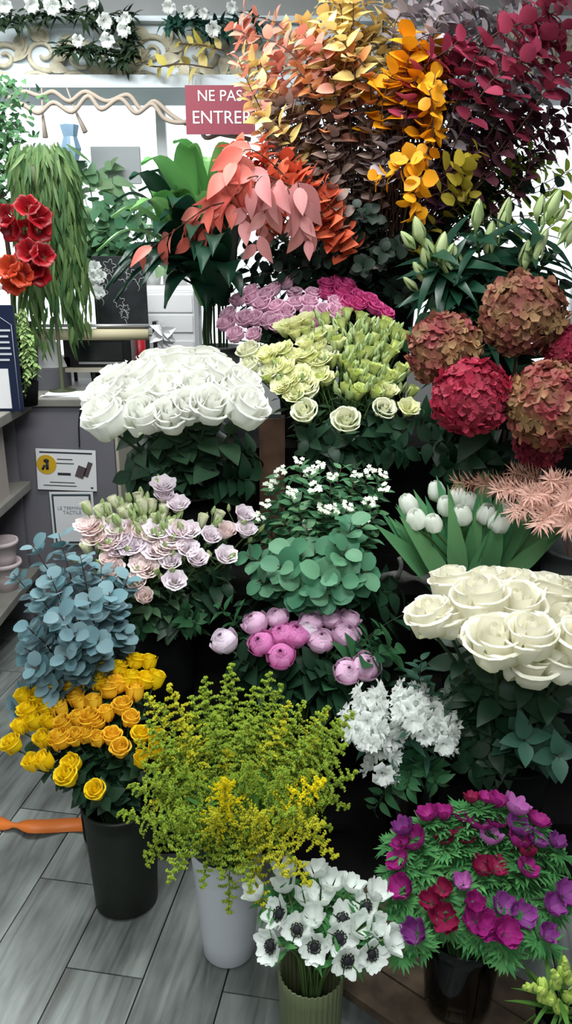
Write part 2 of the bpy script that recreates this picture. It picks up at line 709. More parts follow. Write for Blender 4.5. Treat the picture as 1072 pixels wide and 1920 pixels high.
make_floor()
WALLM = M('plaster_wall', 'c9cac8', rough=.85, noise=('bfc1c0', 6))
mb = MB(); mb.box((0, 1.0, 2.78), (5.2, 7.4, .1)); structure('ceiling', mb, M('ceiling_paint', 'c4c6c8', rough=.9))
mb = MB(); mb.box((-2.55, 1.0, 1.37), (.1, 7.4, 2.74)); structure('wall_left', mb, WALLM)
mb = MB(); mb.box((1.75, 1.0, 1.37), (.1, 7.4, 2.74)); structure('wall_right', mb, M('wall_grey', '8d8f92', rough=.85))
mb = MB(); mb.box((-.4, -2.65, 1.37), (4.4, .1, 2.74)); structure('wall_front', mb, WALLM)
WB = 4.3
mb = MB()
mb.box((-.4, WB + .05, .45), (4.4, .1, .9)); mb.box((-.4, WB + .05, 2.55), (4.4, .1, .46))
mb.box((-2.4, WB + .05, 1.6), (.4, .1, 1.44)); mb.box((1.65, WB + .05, 1.6), (.2, .1, 1.44))
structure('wall_back', mb, WALLM)
# shop window: white frame, one pane
wf = MB()
x0, x1, z0, z1 = -2.2, 1.55, .9, 2.32
for x in (x0 + .02, -.62, x1 - .02):
    wf.box((x, WB + .03, (z0 + z1) / 2), (.045, .06, z1 - z0))
for z in (z0 + .02, z1 - .02):
    wf.box(((x0 + x1) / 2, WB + .03, z), (x1 - x0, .058, .04))
w = structure('window_1', wf, M('window_frame_paint', 'e6e8e8', rough=.5))
pb = MB(); pb.box(((x0 + x1) / 2, WB + .03, (z0 + z1) / 2), (x1 - x0 - .06, .006, z1 - z0 - .06))
structure('pane', pb, glass_mat('window_glass', (.97, .99, 1, 1)), parent=w)
# carved cornice over the window
CY = 3.9
ct = P(0, 38, CY).z; cb_ = P(0, 162, CY).z
mb = MB()
mb.box((-.35, CY + .2, (ct + cb_) / 2 + .02), (3.9, .36, ct - cb_ - .04))
mb.box((-.35, CY + .17, cb_ + .012), (3.96, .44, .05))
mb.box((-.35, CY + .18, ct), (3.96, .42, .02))
trim = structure('trim_1', mb, M('cornice_board', 'd3dde3', rough=.7))
sb = MB()
cr_ = random.Random(3)
for i in range(19):
    cx = -1.75 + i * .17 + cr_.uniform(-.03, .03)
    cz = lerp(cb_, ct, cr_.uniform(.42, .6))
    sg = 1 if i % 2 else -1
    pts = []
    R0 = cr_.uniform(.06, .085)
    for k in range(22):
        a = sg * k * .42 + cr_.uniform(-.02, .02)
        r = R0 * (1 - k / 25)
        pts.append(V((cx + r * math.cos(a) * 1.2, CY + .012 - .012 * k / 22, cz + r * math.sin(a))))
    sb.tube(pts, [.013 - .0003 * k for k in range(22)], 6)
    for k in range(5):
        a = cr_.uniform(0, 2 * PI)
        leaf(sb, (cx + .07 * math.cos(a), CY + .004, cz + .05 * math.sin(a)), (math.cos(a + 1), -.25, math.sin(a + 1)), (0, -1, 0), .085, .05, 'ovate', .5, .35)
    sb.tube([V((cx - .09 + .18 * q / 6, CY + .008, cb_ + .045 + .012 * math.sin(q))) for q in range(7)], .009, 5)
obj('scrollwork', sb.mesh('scrollwork', M('carved_plaster', 'd2cbb4', 'b5ad95', .75, noise=('aaa38e', 22))), trim)
mb = MB()
mb.box((-.4, 4.27, .06), (3.9, .02, .12))
structure('baseboard_back', mb, M('skirting', '9a9b9a', rough=.6))

# ------------------------------------------------------------------ display stand in five steps
BLK = M('stand_black', '121112', rough=.95, spec=.08, noise=('191716', 14))
T0, T1, T2, T3, T4 = .05, .10, .30, .56, .92
st = empty('display_stand', (.35, 2.4, 0))
tag(st, 'black stepped display stand under the buckets of flowers', 'stand')
for (ya, yb, z, xa, xb) in ((1.55, 1.70, T0, .03, 1.45), (1.70, 1.88, T1, -.42, 1.45), (1.88, 2.12, T2, -.52, 1.5), (2.12, 2.45, T3, -.52, 1.55), (2.45, 3.0, T4, -.45, 1.6)):
    mb = MB(); mb.box(((xa + xb) / 2 - .35, (ya + yb) / 2 - 2.4, (z - .02) / 2), (xb - xa, yb - ya - .002, z - .02))
    obj('riser', mb.mesh('riser', BLK, False), st)
    mb = MB(); mb.box(((xa + xb) / 2 - .35, (ya + yb) / 2 - 2.4, z - .01), (xb - xa + .01, yb - ya + .01, .019))
    obj('shelf_board', mb.mesh('shelf_board', BLK, False), st)
# low wooden pallet under the front buckets
pal = empty('wooden_pallet', (.334, 1.237, 0))
tag(pal, 'worn brown wooden pallet on the floor under the clear vase', 'pallet')
pr = Matrix.Rotation(math.radians(-40), 3, 'Z')
WOOD = M('pallet_wood', '6d5c4a', '544536', .85, noise=('40362d', 18), islvar=.1)
for k in range(3):
    mb = MB(); mb.box(pr @ V((0, -.088 + k * .088, .048)), (.6, .083, .02), pr)
    obj('board', mb.mesh('board', WOOD, False), pal)
for k in (-1, 0, 1):
    mb = MB(); mb.box(pr @ V((k * .26, 0, .019)), (.06, .25, .038), pr)
    obj('bearer', mb.mesh('bearer', WOOD, False), pal)

# ================================================================== VASES
BUCK = M('bucket_black', '0e0f10', rough=.8, spec=.12)
v_yel = Vase(224, 1.55, 0, .285, .075, .086)
v_yel.build('flower_bucket', 'dark olive bucket of yellow roses on the floor', M('bucket_olive', '23271f', rough=.5, noise=('191d17', 9)), 'bucket')
v_sol = Vase(424, 1.40, 0, .292, .058, .078)
v_sol.build('flower_bucket', 'tall white tapered bucket on the floor full of goldenrod', M('bucket_white', 'd3d7df', rough=.4), 'bucket', rim=False)
v_ane = Vase(583, 1.16, 0, .205, .056, .062)
v_ane.build('ribbed_vase', 'olive green ribbed vase of white anemones at the bottom edge', M('vase_green', '626a4a', rough=.35, coat=.3), 'vase', rim=False, ripple=.02, nr=34)
v_pur = Vase(868, 1.22, .058, .19, .066, .078)
v_pur.build('glass_vase', 'clear glass vase of purple anemones on the wooden pallet', glass_mat('vase_glass', (.88, .92, .9, 1)), 'vase', rim=False)
v_fre = Vase(1062, 1.07, .058, .142, .04, .05)
v_fre.build('flower_bucket', 'small black bucket of pale green freesia buds in the corner', BUCK, 'bucket')
v_sto = Vase(775, 1.625, T0, .29, .055, .07)
v_sto.build('glass_vase', 'dark glass vase holding the white stock flowers', glass_mat('vase_dark_glass', (.25, .28, .28, 1)), 'vase', rim=False)
v_wr2 = Vase(955, 1.645, T0, .30, .08, .1)
v_wr2.build('flower_bucket', 'black bucket of big white roses behind the purple anemones', BUCK, 'bucket')
v_ran = Vase(560, 1.78, T1, .30, .08, .1)
v_ran.build('flower_bucket', 'black bucket of pink ranunculus behind the goldenrod', BUCK, 'bucket')
v_lis = Vase(310, 1.99, T2, .24, .07, .09)
v_lis.build('flower_bucket', 'black bucket of pale pink lisianthus on the stand', BUCK, 'bucket')
v_blu = Vase(190, 1.78, 0, .40, .075, .085)
v_blu.build('flower_bucket', 'black bucket of blue eucalyptus behind the yellow roses', BUCK, 'bucket')
v_gre = Vase(600, 2.0, T2, .27, .08, .1)
v_gre.build('flower_bucket', 'black bucket of green eucalyptus in the middle of the stand', BUCK, 'bucket')
v_tul = Vase(885, 1.98, T2, .36, .06, .075)
v_tul.build('flower_bucket', 'black bucket of white tulips on the stand', BUCK, 'bucket')
v_pea = Vase(1090, 1.97, T2, .46, .085, .1)
v_pea.build('flower_bucket', 'tall grey bucket of peach fern beside the white tulips', M('bucket_grey', '6d7073', rough=.45), 'bucket')
v_wr1 = Vase(350, 2.22, T3, .28, .08, .095)
v_wr1.build('flower_bucket', 'black bucket under the tall white roses beside the counter', BUCK, 'bucket')
v_yli = Vase(640, 2.36, T3, .34, .08, .1)
v_yli.build('flower_bucket', 'black bucket of cream and lime lisianthus', BUCK, 'bucket')
v_hyd = Vase(950, 2.28, T3, .36, .09, .11)
v_hyd.build('flower_bucket', 'black bucket of red hydrangeas', BUCK, 'bucket')
v_pin = Vase(575, 2.62, T4, .26, .08, .1)
v_pin.build('flower_bucket', 'black bucket of lilac spray roses at the back', BUCK, 'bucket')
v_lil = Vase(410, 2.68, T4, P(0, 650, 2.68).z - T4, .06, .072)
v_lil.build('flower_vase', 'grey vase of broad green lily leaves behind the white roses', M('vase_grey', '7f8584', rough=.4), 'vase')
v_lir = Vase(920, 2.58, T4, .33, .08, .1)
v_lir.build('flower_bucket', 'black bucket of green lily buds above the hydrangeas', BUCK, 'bucket')
v_top = Vase(705, 2.86, T4, .46, .11, .14)
v_top.build('flower_bucket', 'large black bucket of dyed eucalyptus at the back of the stand', BUCK, 'bucket')

# ================================================================== FLOWERS
# ---- tall white roses on the left
WHITE_R = M('white_rose_petal', 'f2f2ec', 'eeefe6', .55, .2, .25, base='e2e7cc', bz=(0, .035))
roses_w = variants('wr', 4, lambda i: rose_mesh('white_rose_bloom', WHITE_R, .043, .082, .1 + .25 * i, 4))
its = []
for py_, Y, pts in ((0, 2.08, ((199, 786, 1.2), (268, 782, 1.05), (319, 782, .98), (352, 764, .95), (391, 761, 1.0), (460, 766, 1.1))),
                    (0, 2.15, ((199, 748, 1.1), (258, 742, 1.1), (310, 740, 1.05), (366, 730, 1.05), (452, 726, 1.05), (420, 738, .95))),
                    (0, 2.22, ((222, 716, 1.05), (268, 708, 1.05), (330, 712, 1.05), (372, 703, 1.), (412, 704, 1.1))),
                    (0, 2.30, ((290, 687, 1.), (335, 682, 1.05), (386, 686, 1.1)))):
    for x, y, s in pts:
        h = P(x, y, Y + rnd.uniform(-.02, .02))
        o = flower('white_rose', 'flower', 'tall white roses', h, v_wr1, outward(h, v_wr1, 1, .1, .6), rnd.choice(roses_w), s * 1.12, .0035, STEM_D,
                   dict(n=7, t0=.35, t1=.86, L=.09, W=.075, mat=LEAF_R, sp=1.0, droop=.4, face=.6), hh=.082)
        its.append((o, x, y, 'white rose of the tall bunch near counter'))
relabel(its, 4)

# ---- white roses on the right
WHITE_C = M('cream_rose_petal', 'f7f4e4', 'f3f0dc', .55, .2, .3, base='d6dcb4', bz=(0, .035))
roses_w2 = variants('wr2', 4, lambda i: rose_mesh('white_rose_bloom', WHITE_C, .046, .084, .2 + .25 * i, 4))
its = []
for Y, pts in ((1.66, ((848, 1100, 1.05), (913, 1104, 1.1), (966, 1106, 1.05), (1022, 1116, 1.1), (1078, 1120, 1.0))),
               (1.55, ((806, 1160, .98), (841, 1166, .9), (898, 1128, 1.15), (884, 1172, 1.), (968, 1146, 1.2), (1050, 1180, 1.15))),
               (1.44, ((928, 1208, 1.15), (992, 1198, 1.05), (990, 1244, 1.1), (1056, 1236, 1.15), (1095, 1210, 1.1)))):
    for x, y, s in pts:
        h = P(x, y, Y + rnd.uniform(-.02, .02))
        o = flower('white_rose', 'flower', 'big white roses', h, v_wr2, outward(h, v_wr2, 1, -.1, .3), rnd.choice(roses_w2), s * 1.02, .004, STEM_D,
                   dict(n=7, t0=.4, t1=.85, L=.09, W=.06, mat=LEAF_D, sp=1.0, droop=.35, face=.6), hh=.084)
        its.append((o, x, y, 'big white rose above the purple anemones'))
relabel(its, 3)

# ---- yellow spray roses
YEL = M('yellow_petal', 'f8dc1e', 'f4cc14', .5, .2, .25, objvar=.08)
ORA = M('golden_petal', 'fdd23c', 'fbc62e', .5, .2, .25, objvar=.08)
ry = variants('ry', 3, lambda i: rose_mesh('yellow_rose_bloom', YEL, .0175, .036, .1 + .35 * i, 4, i > 0))
ro = variants('ro', 3, lambda i: rose_mesh('golden_rose_bloom', ORA, .0175, .036, .1 + .35 * i, 4, i > 0))
its = []
for cx, cy in ((640, 95), (850, 65), (935, 75), (745, 110), (460, 155), (335, 220), (445, 220), (545, 190), (735, 210), (820, 180), (915, 185), (975, 185), (685, 240), (845, 265),
               (155, 290), (250, 285), (290, 355), (590, 330), (765, 350), (670, 400), (820, 430), (175, 385), (375, 370), (505, 340), (130, 480), (210, 450), (300, 450), (490, 430),
               (560, 430), (395, 460), (615, 455), (75, 590), (275, 565), (375, 560), (470, 545), (545, 530), (615, 560), (700, 540), (880, 530), (975, 545), (755, 615), (205, 710),
               (280, 700), (450, 715), (420, 790), (965, 630), (885, 690), (600, 880), (620, 200), (480, 300)):
    x, y = cx * .2985, 1220 + cy * .2985
    t = (y - 1235) / 250
    h = P(x, y, lerp(1.72, 1.44, t))
    gold = 340 < cx < 860 and 200 < cy < 640
    o = flower('yellow_rose', 'flower', 'yellow spray roses', h, v_yel, outward(h, v_yel, 1, .3, .5), rnd.choice(ro if gold else ry), rnd.uniform(1.05, 1.3) * (.75 if (cx, cy) in ((505, 340), (615, 455)) else 1), .002, STEM_D,
               dict(n=12, t0=.35, t1=.93, L=.05, W=.036, mat=LEAF_D, sp=1.0, droop=.3, face=.4), hh=.036)
    its.append((o, x, y, 'small golden rose beside the goldenrod' if gold else 'small yellow rose beside the goldenrod'))
relabel(its, 5)

# ---- lilac and magenta spray roses
LIL = M('lilac_petal', 'f5d0e3', 'edbfd6', .55, .2, .25, objvar=.12)
MAG = M('magenta_petal', 'e0609f', 'd0488c', .55, .2, .25, objvar=.12)
rl = variants('rl', 3, lambda i: rose_mesh('lilac_rose_bloom', LIL, .024, .04, .6 + .2 * i, 5))
rm = variants('rm', 2, lambda i: rose_mesh('magenta_rose_bloom', MAG, .024, .04, .6 + .2 * i, 5))
its = []
for cx, cy in ((325, 60), (540, 70), (600, 62), (650, 72), (140, 110), (260, 95), (375, 115), (470, 120), (535, 115), (620, 110), (710, 130), (770, 150), (75, 150), (145, 145), (200, 175),
               (280, 190), (375, 170), (450, 165), (590, 170), (650, 165), (700, 175), (800, 190), (855, 222), (25, 230), (110, 250), (165, 250), (240, 260), (280, 275), (335, 275), (410, 265),
               (450, 220), (530, 205), (505, 270), (330, 215), (60, 335), (160, 335), (10, 275), (220, 130), (590, 215)):
    x, y = 420 + cx * .3545, 510 + cy * .3545
    h = P(x, y, lerp(2.66, 2.48, (y - 530) / 100))
    mg = cx > 480 and cy < 160 or cx > 640
    o = flower('spray_rose', 'flower', 'lilac and magenta spray roses', h, v_pin, outward(h, v_pin, 1, .45, .5), rnd.choice(rm if mg else rl), rnd.uniform(.9, 1.1), .002, STEM_D,
               dict(n=5, t0=.45, t1=.85, L=.05, W=.035, mat=LEAF_D, sp=1.0), hh=.04)
    its.append((o, x, y, 'magenta rose behind the cream lisianthus' if mg else 'lilac rose behind the cream lisianthus'))
relabel(its, 4)

# ---- lisianthus: cream and lime; pale pink
CRE = M('cream_petal', 'f4f2c8', 'eaeeb2', .55, .2, .25, base='bcca7a', bz=(0, .03), objvar=.06)
CREW = M('cream_white_petal', 'f2f0d8', 'e9edcc', .55, .2, .25, base='c9d49a', bz=(0, .03), objvar=.06)
LIM = M('lime_petal', 'e0e79c', 'cfdc84', .55, .2, .25, base='94ab55', bz=(0, .03), objvar=.1)
PPK = M('pale_pink_petal', 'f6eef3', 'efdfe9', .55, .2, .25, base='d8d4b4', bz=(0, .022), objvar=.06)
PPK2 = M('blush_petal', 'f8e9e6', 'f1dad8', .55, .2, .25, base='d3cda4', bz=(0, .022), objvar=.06)
BUDG = M('bud_green', 'c4d29a', '9fb877', .55, .25, .2, objvar=.1)
GRYG = M('lisianthus_leaf', '5f7f5c', '405f42', .6, .2, .15, islvar=.12)
budm = variants('bud', 2, lambda i: bud_mesh('green_bud', BUDG, .0085, .034 + .008 * i))


def lis_extra(nb, spread=.035):
    def f(root, bo, at, axis):
        for _ in range(nb):
            a = V((rnd.uniform(-1, 1), rnd.uniform(-1, 1), rnd.uniform(.4, 1.4))).normalized()
            tip = at - axis * .03 + a * spread * rnd.uniform(1, 1.8)
            mb = MB(); mb.tube([at - axis * .05, at - axis * .03 + a * .01, tip], .0012, 4)
            obj('bud_stalk', mb.mesh('bud_stalk', STEM), root)
            obj('bud', rnd.choice(budm), root, tip, align((a + axis).normalized()), rnd.uniform(.7, 1.1))
    return f


lc = variants('lc', 3, lambda i: lisianthus_mesh('cream_bloom', CRE, .031, .046, .7 + .2 * i))
lcr = variants('lcr', 2, lambda i: rose_mesh('cream_rose_bloom', CREW, .03, .046, .8 + .1 * i, 5))
ll = variants('ll', 3, lambda i: lisianthus_mesh('lime_bloom', LIM, .026, .05, .2 + .3 * i))
LEX = []
for q in range(60):
    a, r = rnd.uniform(0, 2 * PI), math.sqrt(rnd.random())
    x, y = 585 + 440 * r * math.cos(a), 455 + 215 * r * math.sin(a)
    if not (560 < x < 620 and y > 560):
        LEX.append((x, y, 0 if x < 520 and rnd.random() < .7 else 2))
LEX = tuple(LEX)
its = []
for cx, cy, k in ((425, 740, 1), (645, 785, 1), (845, 725, 1), (970, 735, 0), (440, 625, 1), (320, 625, 0), (235, 535, 1), (640, 620, 2), (800, 650, 2), (540, 575, 0), (130, 500, 1), (130, 420, 1),
                  (540, 445, 1), (370, 460, 0), (280, 430, 0), (690, 430, 2), (780, 430, 2), (900, 400, 2), (450, 470, 0), (770, 590, 2), (930, 530, 2), (500, 350, 0), (700, 350, 2), (790, 360, 2),
                  (620, 290, 2), (720, 250, 2), (650, 230, 2), (890, 300, 2), (850, 275, 2), (800, 310, 2), (410, 560, 0), (330, 530, 0), (600, 390, 0), (660, 510, 2), (740, 500, 2), (850, 470, 2),
                  (870, 640, 0), (990, 640, 2), (440, 390, 0), (560, 330, 0), (950, 350, 2), (220, 450, 0), (380, 660, 0), (620, 470, 2), (900, 560, 2)) + LEX:
    x, y = 420 + cx * .3545, 510 + cy * .3545
    h = P(x, y, lerp(2.5, 2.2, (y - 590) / 200))
    look = ('cream lisianthus left of the red hydrangeas', 'ruffled white lisianthus left of red hydrangeas', 'lime lisianthus left of the red hydrangeas')[k]
    o = flower('lisianthus', 'flower', 'cream and lime lisianthus', h, v_yli, outward(h, v_yli, 1, .6 if k < 2 else .15, .5), rnd.choice((lc, lcr, ll)[k]), rnd.uniform(.9, 1.12) * (.85 if k == 2 else 1), .002, STEM,
               dict(n=4, t0=.4, t1=.8, L=.07, W=.03, mat=GRYG, sp=.8), hh=.046, extra=lis_extra(3) if k == 2 else lis_extra(1) if k == 0 else None)
    its.append((o, x, y, look))
relabel(its, 5)

lp = variants('lp', 3, lambda i: lisianthus_mesh('pale_pink_bloom', PPK, .03, .042, .75 + .2 * i))
lb = variants('lb', 3, lambda i: lisianthus_mesh('blush_bloom', PPK2, .031, .042, .45 + .25 * i))
lg = variants('lg', 2, lambda i: lisianthus_mesh('greenish_bloom', CREW, .02, .046, .05 + .25 * i))
PEX = []
for q in range(34):
    x, y = rnd.uniform(90, 620), rnd.uniform(90, 420)
    if y > 60 + abs(x - 380) * .35 and y < 520 - abs(x - 380) * .6:
        PEX.append((x, y, 2 if y < 260 else rnd.choice((0, 1))))
PEX = tuple(PEX)
its = []
for cx, cy, k in ((590, 290, 0), (650, 290, 0), (765, 315, 0), (845, 425, 0), (945, 200, 0), (955, 285, 0), (550, 455, 0), (640, 385, 0), (690, 440, 0), (570, 560, 0), (360, 370, 0), (215, 345, 1),
                  (220, 440, 1), (245, 505, 1), (390, 470, 1), (370, 560, 1), (410, 640, 1), (310, 275, 1), (95, 265, 1), (450, 150, 2), (375, 110, 2), (230, 240, 2), (180, 180, 2), (290, 190, 2),
                  (500, 215, 2), (330, 170, 2), (510, 45, 0), (515, 100, 0), (590, 150, 0), (805, 210, 2), (720, 230, 2), (850, 285, 1), (440, 330, 2), (470, 400, 0), (150, 330, 1), (100, 380, 2), (430, 500, 1), (270, 300, 2)) + PEX:
    x, y = 130 + cx * .345, 900 + cy * .345
    h = P(x, y, lerp(2.06, 1.84, (y - 910) / 210))
    look = ('pale pink lisianthus below the white roses', 'blush lisianthus below the tall white roses', 'half open greenish lisianthus below white roses')[k]
    o = flower('lisianthus', 'flower', 'pale pink lisianthus', h, v_lis, outward(h, v_lis, 1, .6 if k < 2 else .1, .4), rnd.choice((lp, lb, lg)[k]), rnd.uniform(.9, 1.1), .002, STEM,
               dict(n=8, t0=.25, t1=.85, L=.075, W=.034, mat=GRYG, sp=.8), hh=.042, extra=lis_extra(5 if k == 2 else 2, .03))
    its.append((o, x, y, look))
relabel(its, 4)

# ---- hydrangeas
its = []
for i, (x, y, r, Y, c1, c2, look) in enumerate(((885, 745, 72, 1.97, 'c0304e', '8c2038', 'crimson hydrangea head in front of the brown ones'), (832, 655, 68, 2.12, 'b05056', '5c2c28', 'rusty red hydrangea head beside lime lisianthus'),
                                                (980, 590, 78, 2.14, 'b0625c', '5e3430', 'brown red hydrangea head on top of the group'), (1032, 760, 82, 1.92, 'bb5258', '6b2c30', 'large mottled red hydrangea head beside crimson one'),
                                                (1066, 655, 46, 2.12, 'c03055', '9c2546', 'crimson hydrangea head partly hidden at the edge'), (1010, 835, 45, 2.0, '8d2d3a', '6d2430', 'dark red hydrangea low under the mottled one'))):
    h = P(x, y, Y)
    R = S(r, Y, h.z)
    mt = M('hydrangea_%d' % i, c1, c2, .6, .25, .2, islvar=.45, noise=('9a7a55' if i in (1, 2, 3) else 'a83c50', 16))
    me = floret_head('hydrangea_head', mt, R * .93, 140, R * .28)
    o = flower('hydrangea', 'flower', 'red hydrangeas', h, v_hyd, outward(h, v_hyd, 1, .4, .4), me, 1, .004, STEM_BR,
               dict(n=5, t0=.5, t1=.85, L=.12, W=.08, mat=LEAF_D, sp=1.0), bloom_name='flower_head', hh=0)
    o['label'] = look

# ---- white tulips
TUW = M('tulip_petal', 'f6f9f2', 'edf3e6', .5, .25, .4, base='a9c49a', bz=(0, .02))
TLF = M('tulip_leaf', '74a870', '478258', .45, .3, .2, islvar=.15)
tm = variants('tu', 2, lambda i: tulip_mesh('tulip_bloom', TUW, .0235 + .002 * i, .06))
its = []
for x, y in ((766, 947), (780, 975), (813, 982), (836, 950), (866, 967), (936, 980), (818, 922), (881, 943), (858, 934), (943, 958), (911, 965)):
    h = P(x, y, lerp(2.06, 1.86, (y - 920) / 62))
    b, m = v_tul.foot(h)
    path = up_to(b, m, h - V((0, 0, .03)), .1)
    o = flower('white_tulip', 'flower', 'white tulips', h, v_tul, outward(h, v_tul, 1, .05, .35), rnd.choice(tm), rnd.uniform(.92, 1.08), .0035, STEM, None, hh=.06)
    mb = MB()
    ph, dh = sample(path, .3)
    for q in range(5):
        # strap leaves fan out of the mouth
        t = rnd.uniform(-1, 1)
        d = V((t * .75 + (h.x - v_tul.x) * .8, rnd.uniform(-.55, .2), 1.0)).normalized()
        leaf(mb, m + V((t * .04, rnd.uniform(-.03, .03), -.05)) - b, d, V((-t * .5, -1, .5)), rnd.uniform(.24, .36), rnd.uniform(.04, .055), 'strap', .35, rnd.uniform(-.05, .25), 7)
    obj('foliage', mb.mesh('foliage', TLF), o)
    its.append((o, x, y, 'white tulip with broad green leaves'))
relabel(its, 2)
# ---- pink ranunculus
RAP = M('ranunculus_pale', 'e2bcd6', 'd9aecc', .5, .25, .2, base='c9cfa0', bz=(0, .006))
RAM = M('ranunculus_pink', 'da86bc', 'cf74af', .5, .25, .2)
RAW = M('ranunculus_white', 'e6d8e4', 'dfcbdc', .5, .25, .2)
its = []
for x, y, r, k in ((420, 1202, 26, 2), (478, 1168, 25, 0), (490, 1207, 25, 1), (520, 1158, 22, 0), (527, 1230, 27, 1), (556, 1190, 27, 1), (584, 1166, 23, 0), (601, 1202, 25, 0),
                   (622, 1160, 22, 0), (648, 1190, 27, 0), (656, 1160, 20, 0), (651, 1260, 25, 0), (686, 1250, 27, 0), (528, 1190, 24, 1), (576, 1180, 22, 2)):
    h = P(x, y, lerp(1.84, 1.68, (y - 1155) / 105))
    R = S(r, h.y, h.z)
    me = variants('ran%d' % k, 2, lambda i: ranunculus_mesh('ranunculus_bloom', (RAP, RAM, RAW)[k], .03))
    o = flower('ranunculus', 'flower', 'pink ranunculus', h, v_ran, outward(h, v_ran, 1, .55, .5), rnd.choice(me), R / .031, .0028, STEM, dict(n=4, t0=.4, t1=.8, L=.06, W=.03, mat=LEAF_D, sp=.9), hh=.045)
    its.append((o, x, y, ('pale pink ranunculus above the goldenrod', 'bright pink ranunculus above the goldenrod', 'whitish ranunculus above the goldenrod')[k]))
relabel(its, 2)

# ---- white stocks
STK = M('stock_petal', 'f8faf6', 'f0f5f2', .55, .2, .4)


def stock_floret(i):
    mb = MB()
    for k in range(2):
        petalset(mb, 4, [(.001, 0), (.006, .008), (.0145 - .003 * k, .013 + .004 * k), (.0185 - .004 * k, .010 + .008 * k)], .72, k * .7, nu=4, nv=3, tip=.2, ruf=.0025, kr=6)
    return mb.mesh('floret', STK)


sf = variants('sf', 3, stock_floret)
for pxs, look in ((((690, 1300), (695, 1350), (700, 1410)), 'white stock spike left of the others, facing the goldenrod'), (((735, 1360), (728, 1400), (716, 1465)), 'lowest white stock spike, its florets hanging downward'),
                  (((770, 1298), (770, 1330), (772, 1370)), 'tallest middle white stock spike'), (((812, 1325), (800, 1355), (792, 1395)), 'white stock spike in front, right of the middle'),
                  (((842, 1340), (832, 1370), (824, 1410)), 'rightmost white stock spike above the purple anemones'), (((668, 1345), (676, 1372), (686, 1400)), 'short white stock spike touching the goldenrod')):
    pts = [P(x, y, 1.62 - .05 * k) for k, (x, y) in enumerate(pxs)]
    b, m = v_sto.foot(pts[1])
    path = catmull([b, m, pts[2] + V((0, .02, 0)), pts[1] + V((0, .02, 0)), pts[0]], 4)
    root = tag(empty('white_stock', b), look, 'flower', 'white stocks')
    obj('stem', stem_mesh(path, b, .003, STEM), root)
    obj('foliage', foliage_mesh(path, b, 7, .15, .5, .07, .02, LEAF_T, 'lance'), root)
    for q in range(17):
        t = lerp(.5, 1, q / 16)
        p, d = sample(path, t)
        a = q * 2.4
        o_ = V((math.cos(a), math.sin(a) * .7 - .35, .35)).normalized()
        obj('floret', rnd.choice(sf), root, p + o_ * .018 - b, align(o_), rnd.uniform(1.15, 1.5))

# ---- goldenrod in the white bucket
GOL = [M('goldenrod_%d' % i, a, b_, .7, .1, .15, islvar=.2) for i, (a, b_) in enumerate((('adbb3e', '6f9436'), ('d6cc30', 'a9b034'), ('efdd20', 'dcca1e')))]


def plume(seed, mat):
    r = random.Random(seed)
    L = .2
    stalk, fl = MB(), MB()
    stalk.tube([(0, 0, 0), (0, 0, L * .5), (.01, 0, L)], .0013, 4)
    for i in range(26):
        z = L * (.08 + .9 * i / 22)
        a = i * 2.4 + r.uniform(-.3, .3)
        ln = L * .34 * (1 - (i / 24) ** 1.6) + .012
        o = V((math.cos(a), math.sin(a), .75)).normalized()
        p0 = V((0.01 * (z / L) ** 2, 0, z))
        prev = p0
        for k in range(1, 15):
            t = k / 14
            p = p0 + o * ln * t - V((0, 0, 1)) * ln * .45 * t * t
            if k % 7 == 0:
                stalk.tube([prev, p], .0006, 3)
                prev = p
            for _ in range(2):
                c = p + V((r.uniform(-1, 1), r.uniform(-1, 1), r.uniform(-.2, 1))) * .0045
                s = r.uniform(.0016, .0036)
                ob = len(fl.v)
                fl.v += [c + V((s, 0, 0)), c + V((0, s, 0)), c + V((-s, 0, 0)), c + V((0, -s, 0)), c + V((0, 0, s * 1.4)), c - V((0, 0, s))]
                fl.f += [(ob, ob + 1, ob + 4), (ob + 1, ob + 2, ob + 4), (ob + 2, ob + 3, ob + 4), (ob + 3, ob, ob + 4), (ob + 1, ob, ob + 5), (ob + 3, ob + 2, ob + 5), (ob, ob + 3, ob + 5), (ob + 2, ob + 1, ob + 5)]
    return stalk.mesh('plume_stalks', STEM), fl.mesh('plume', mat, False)


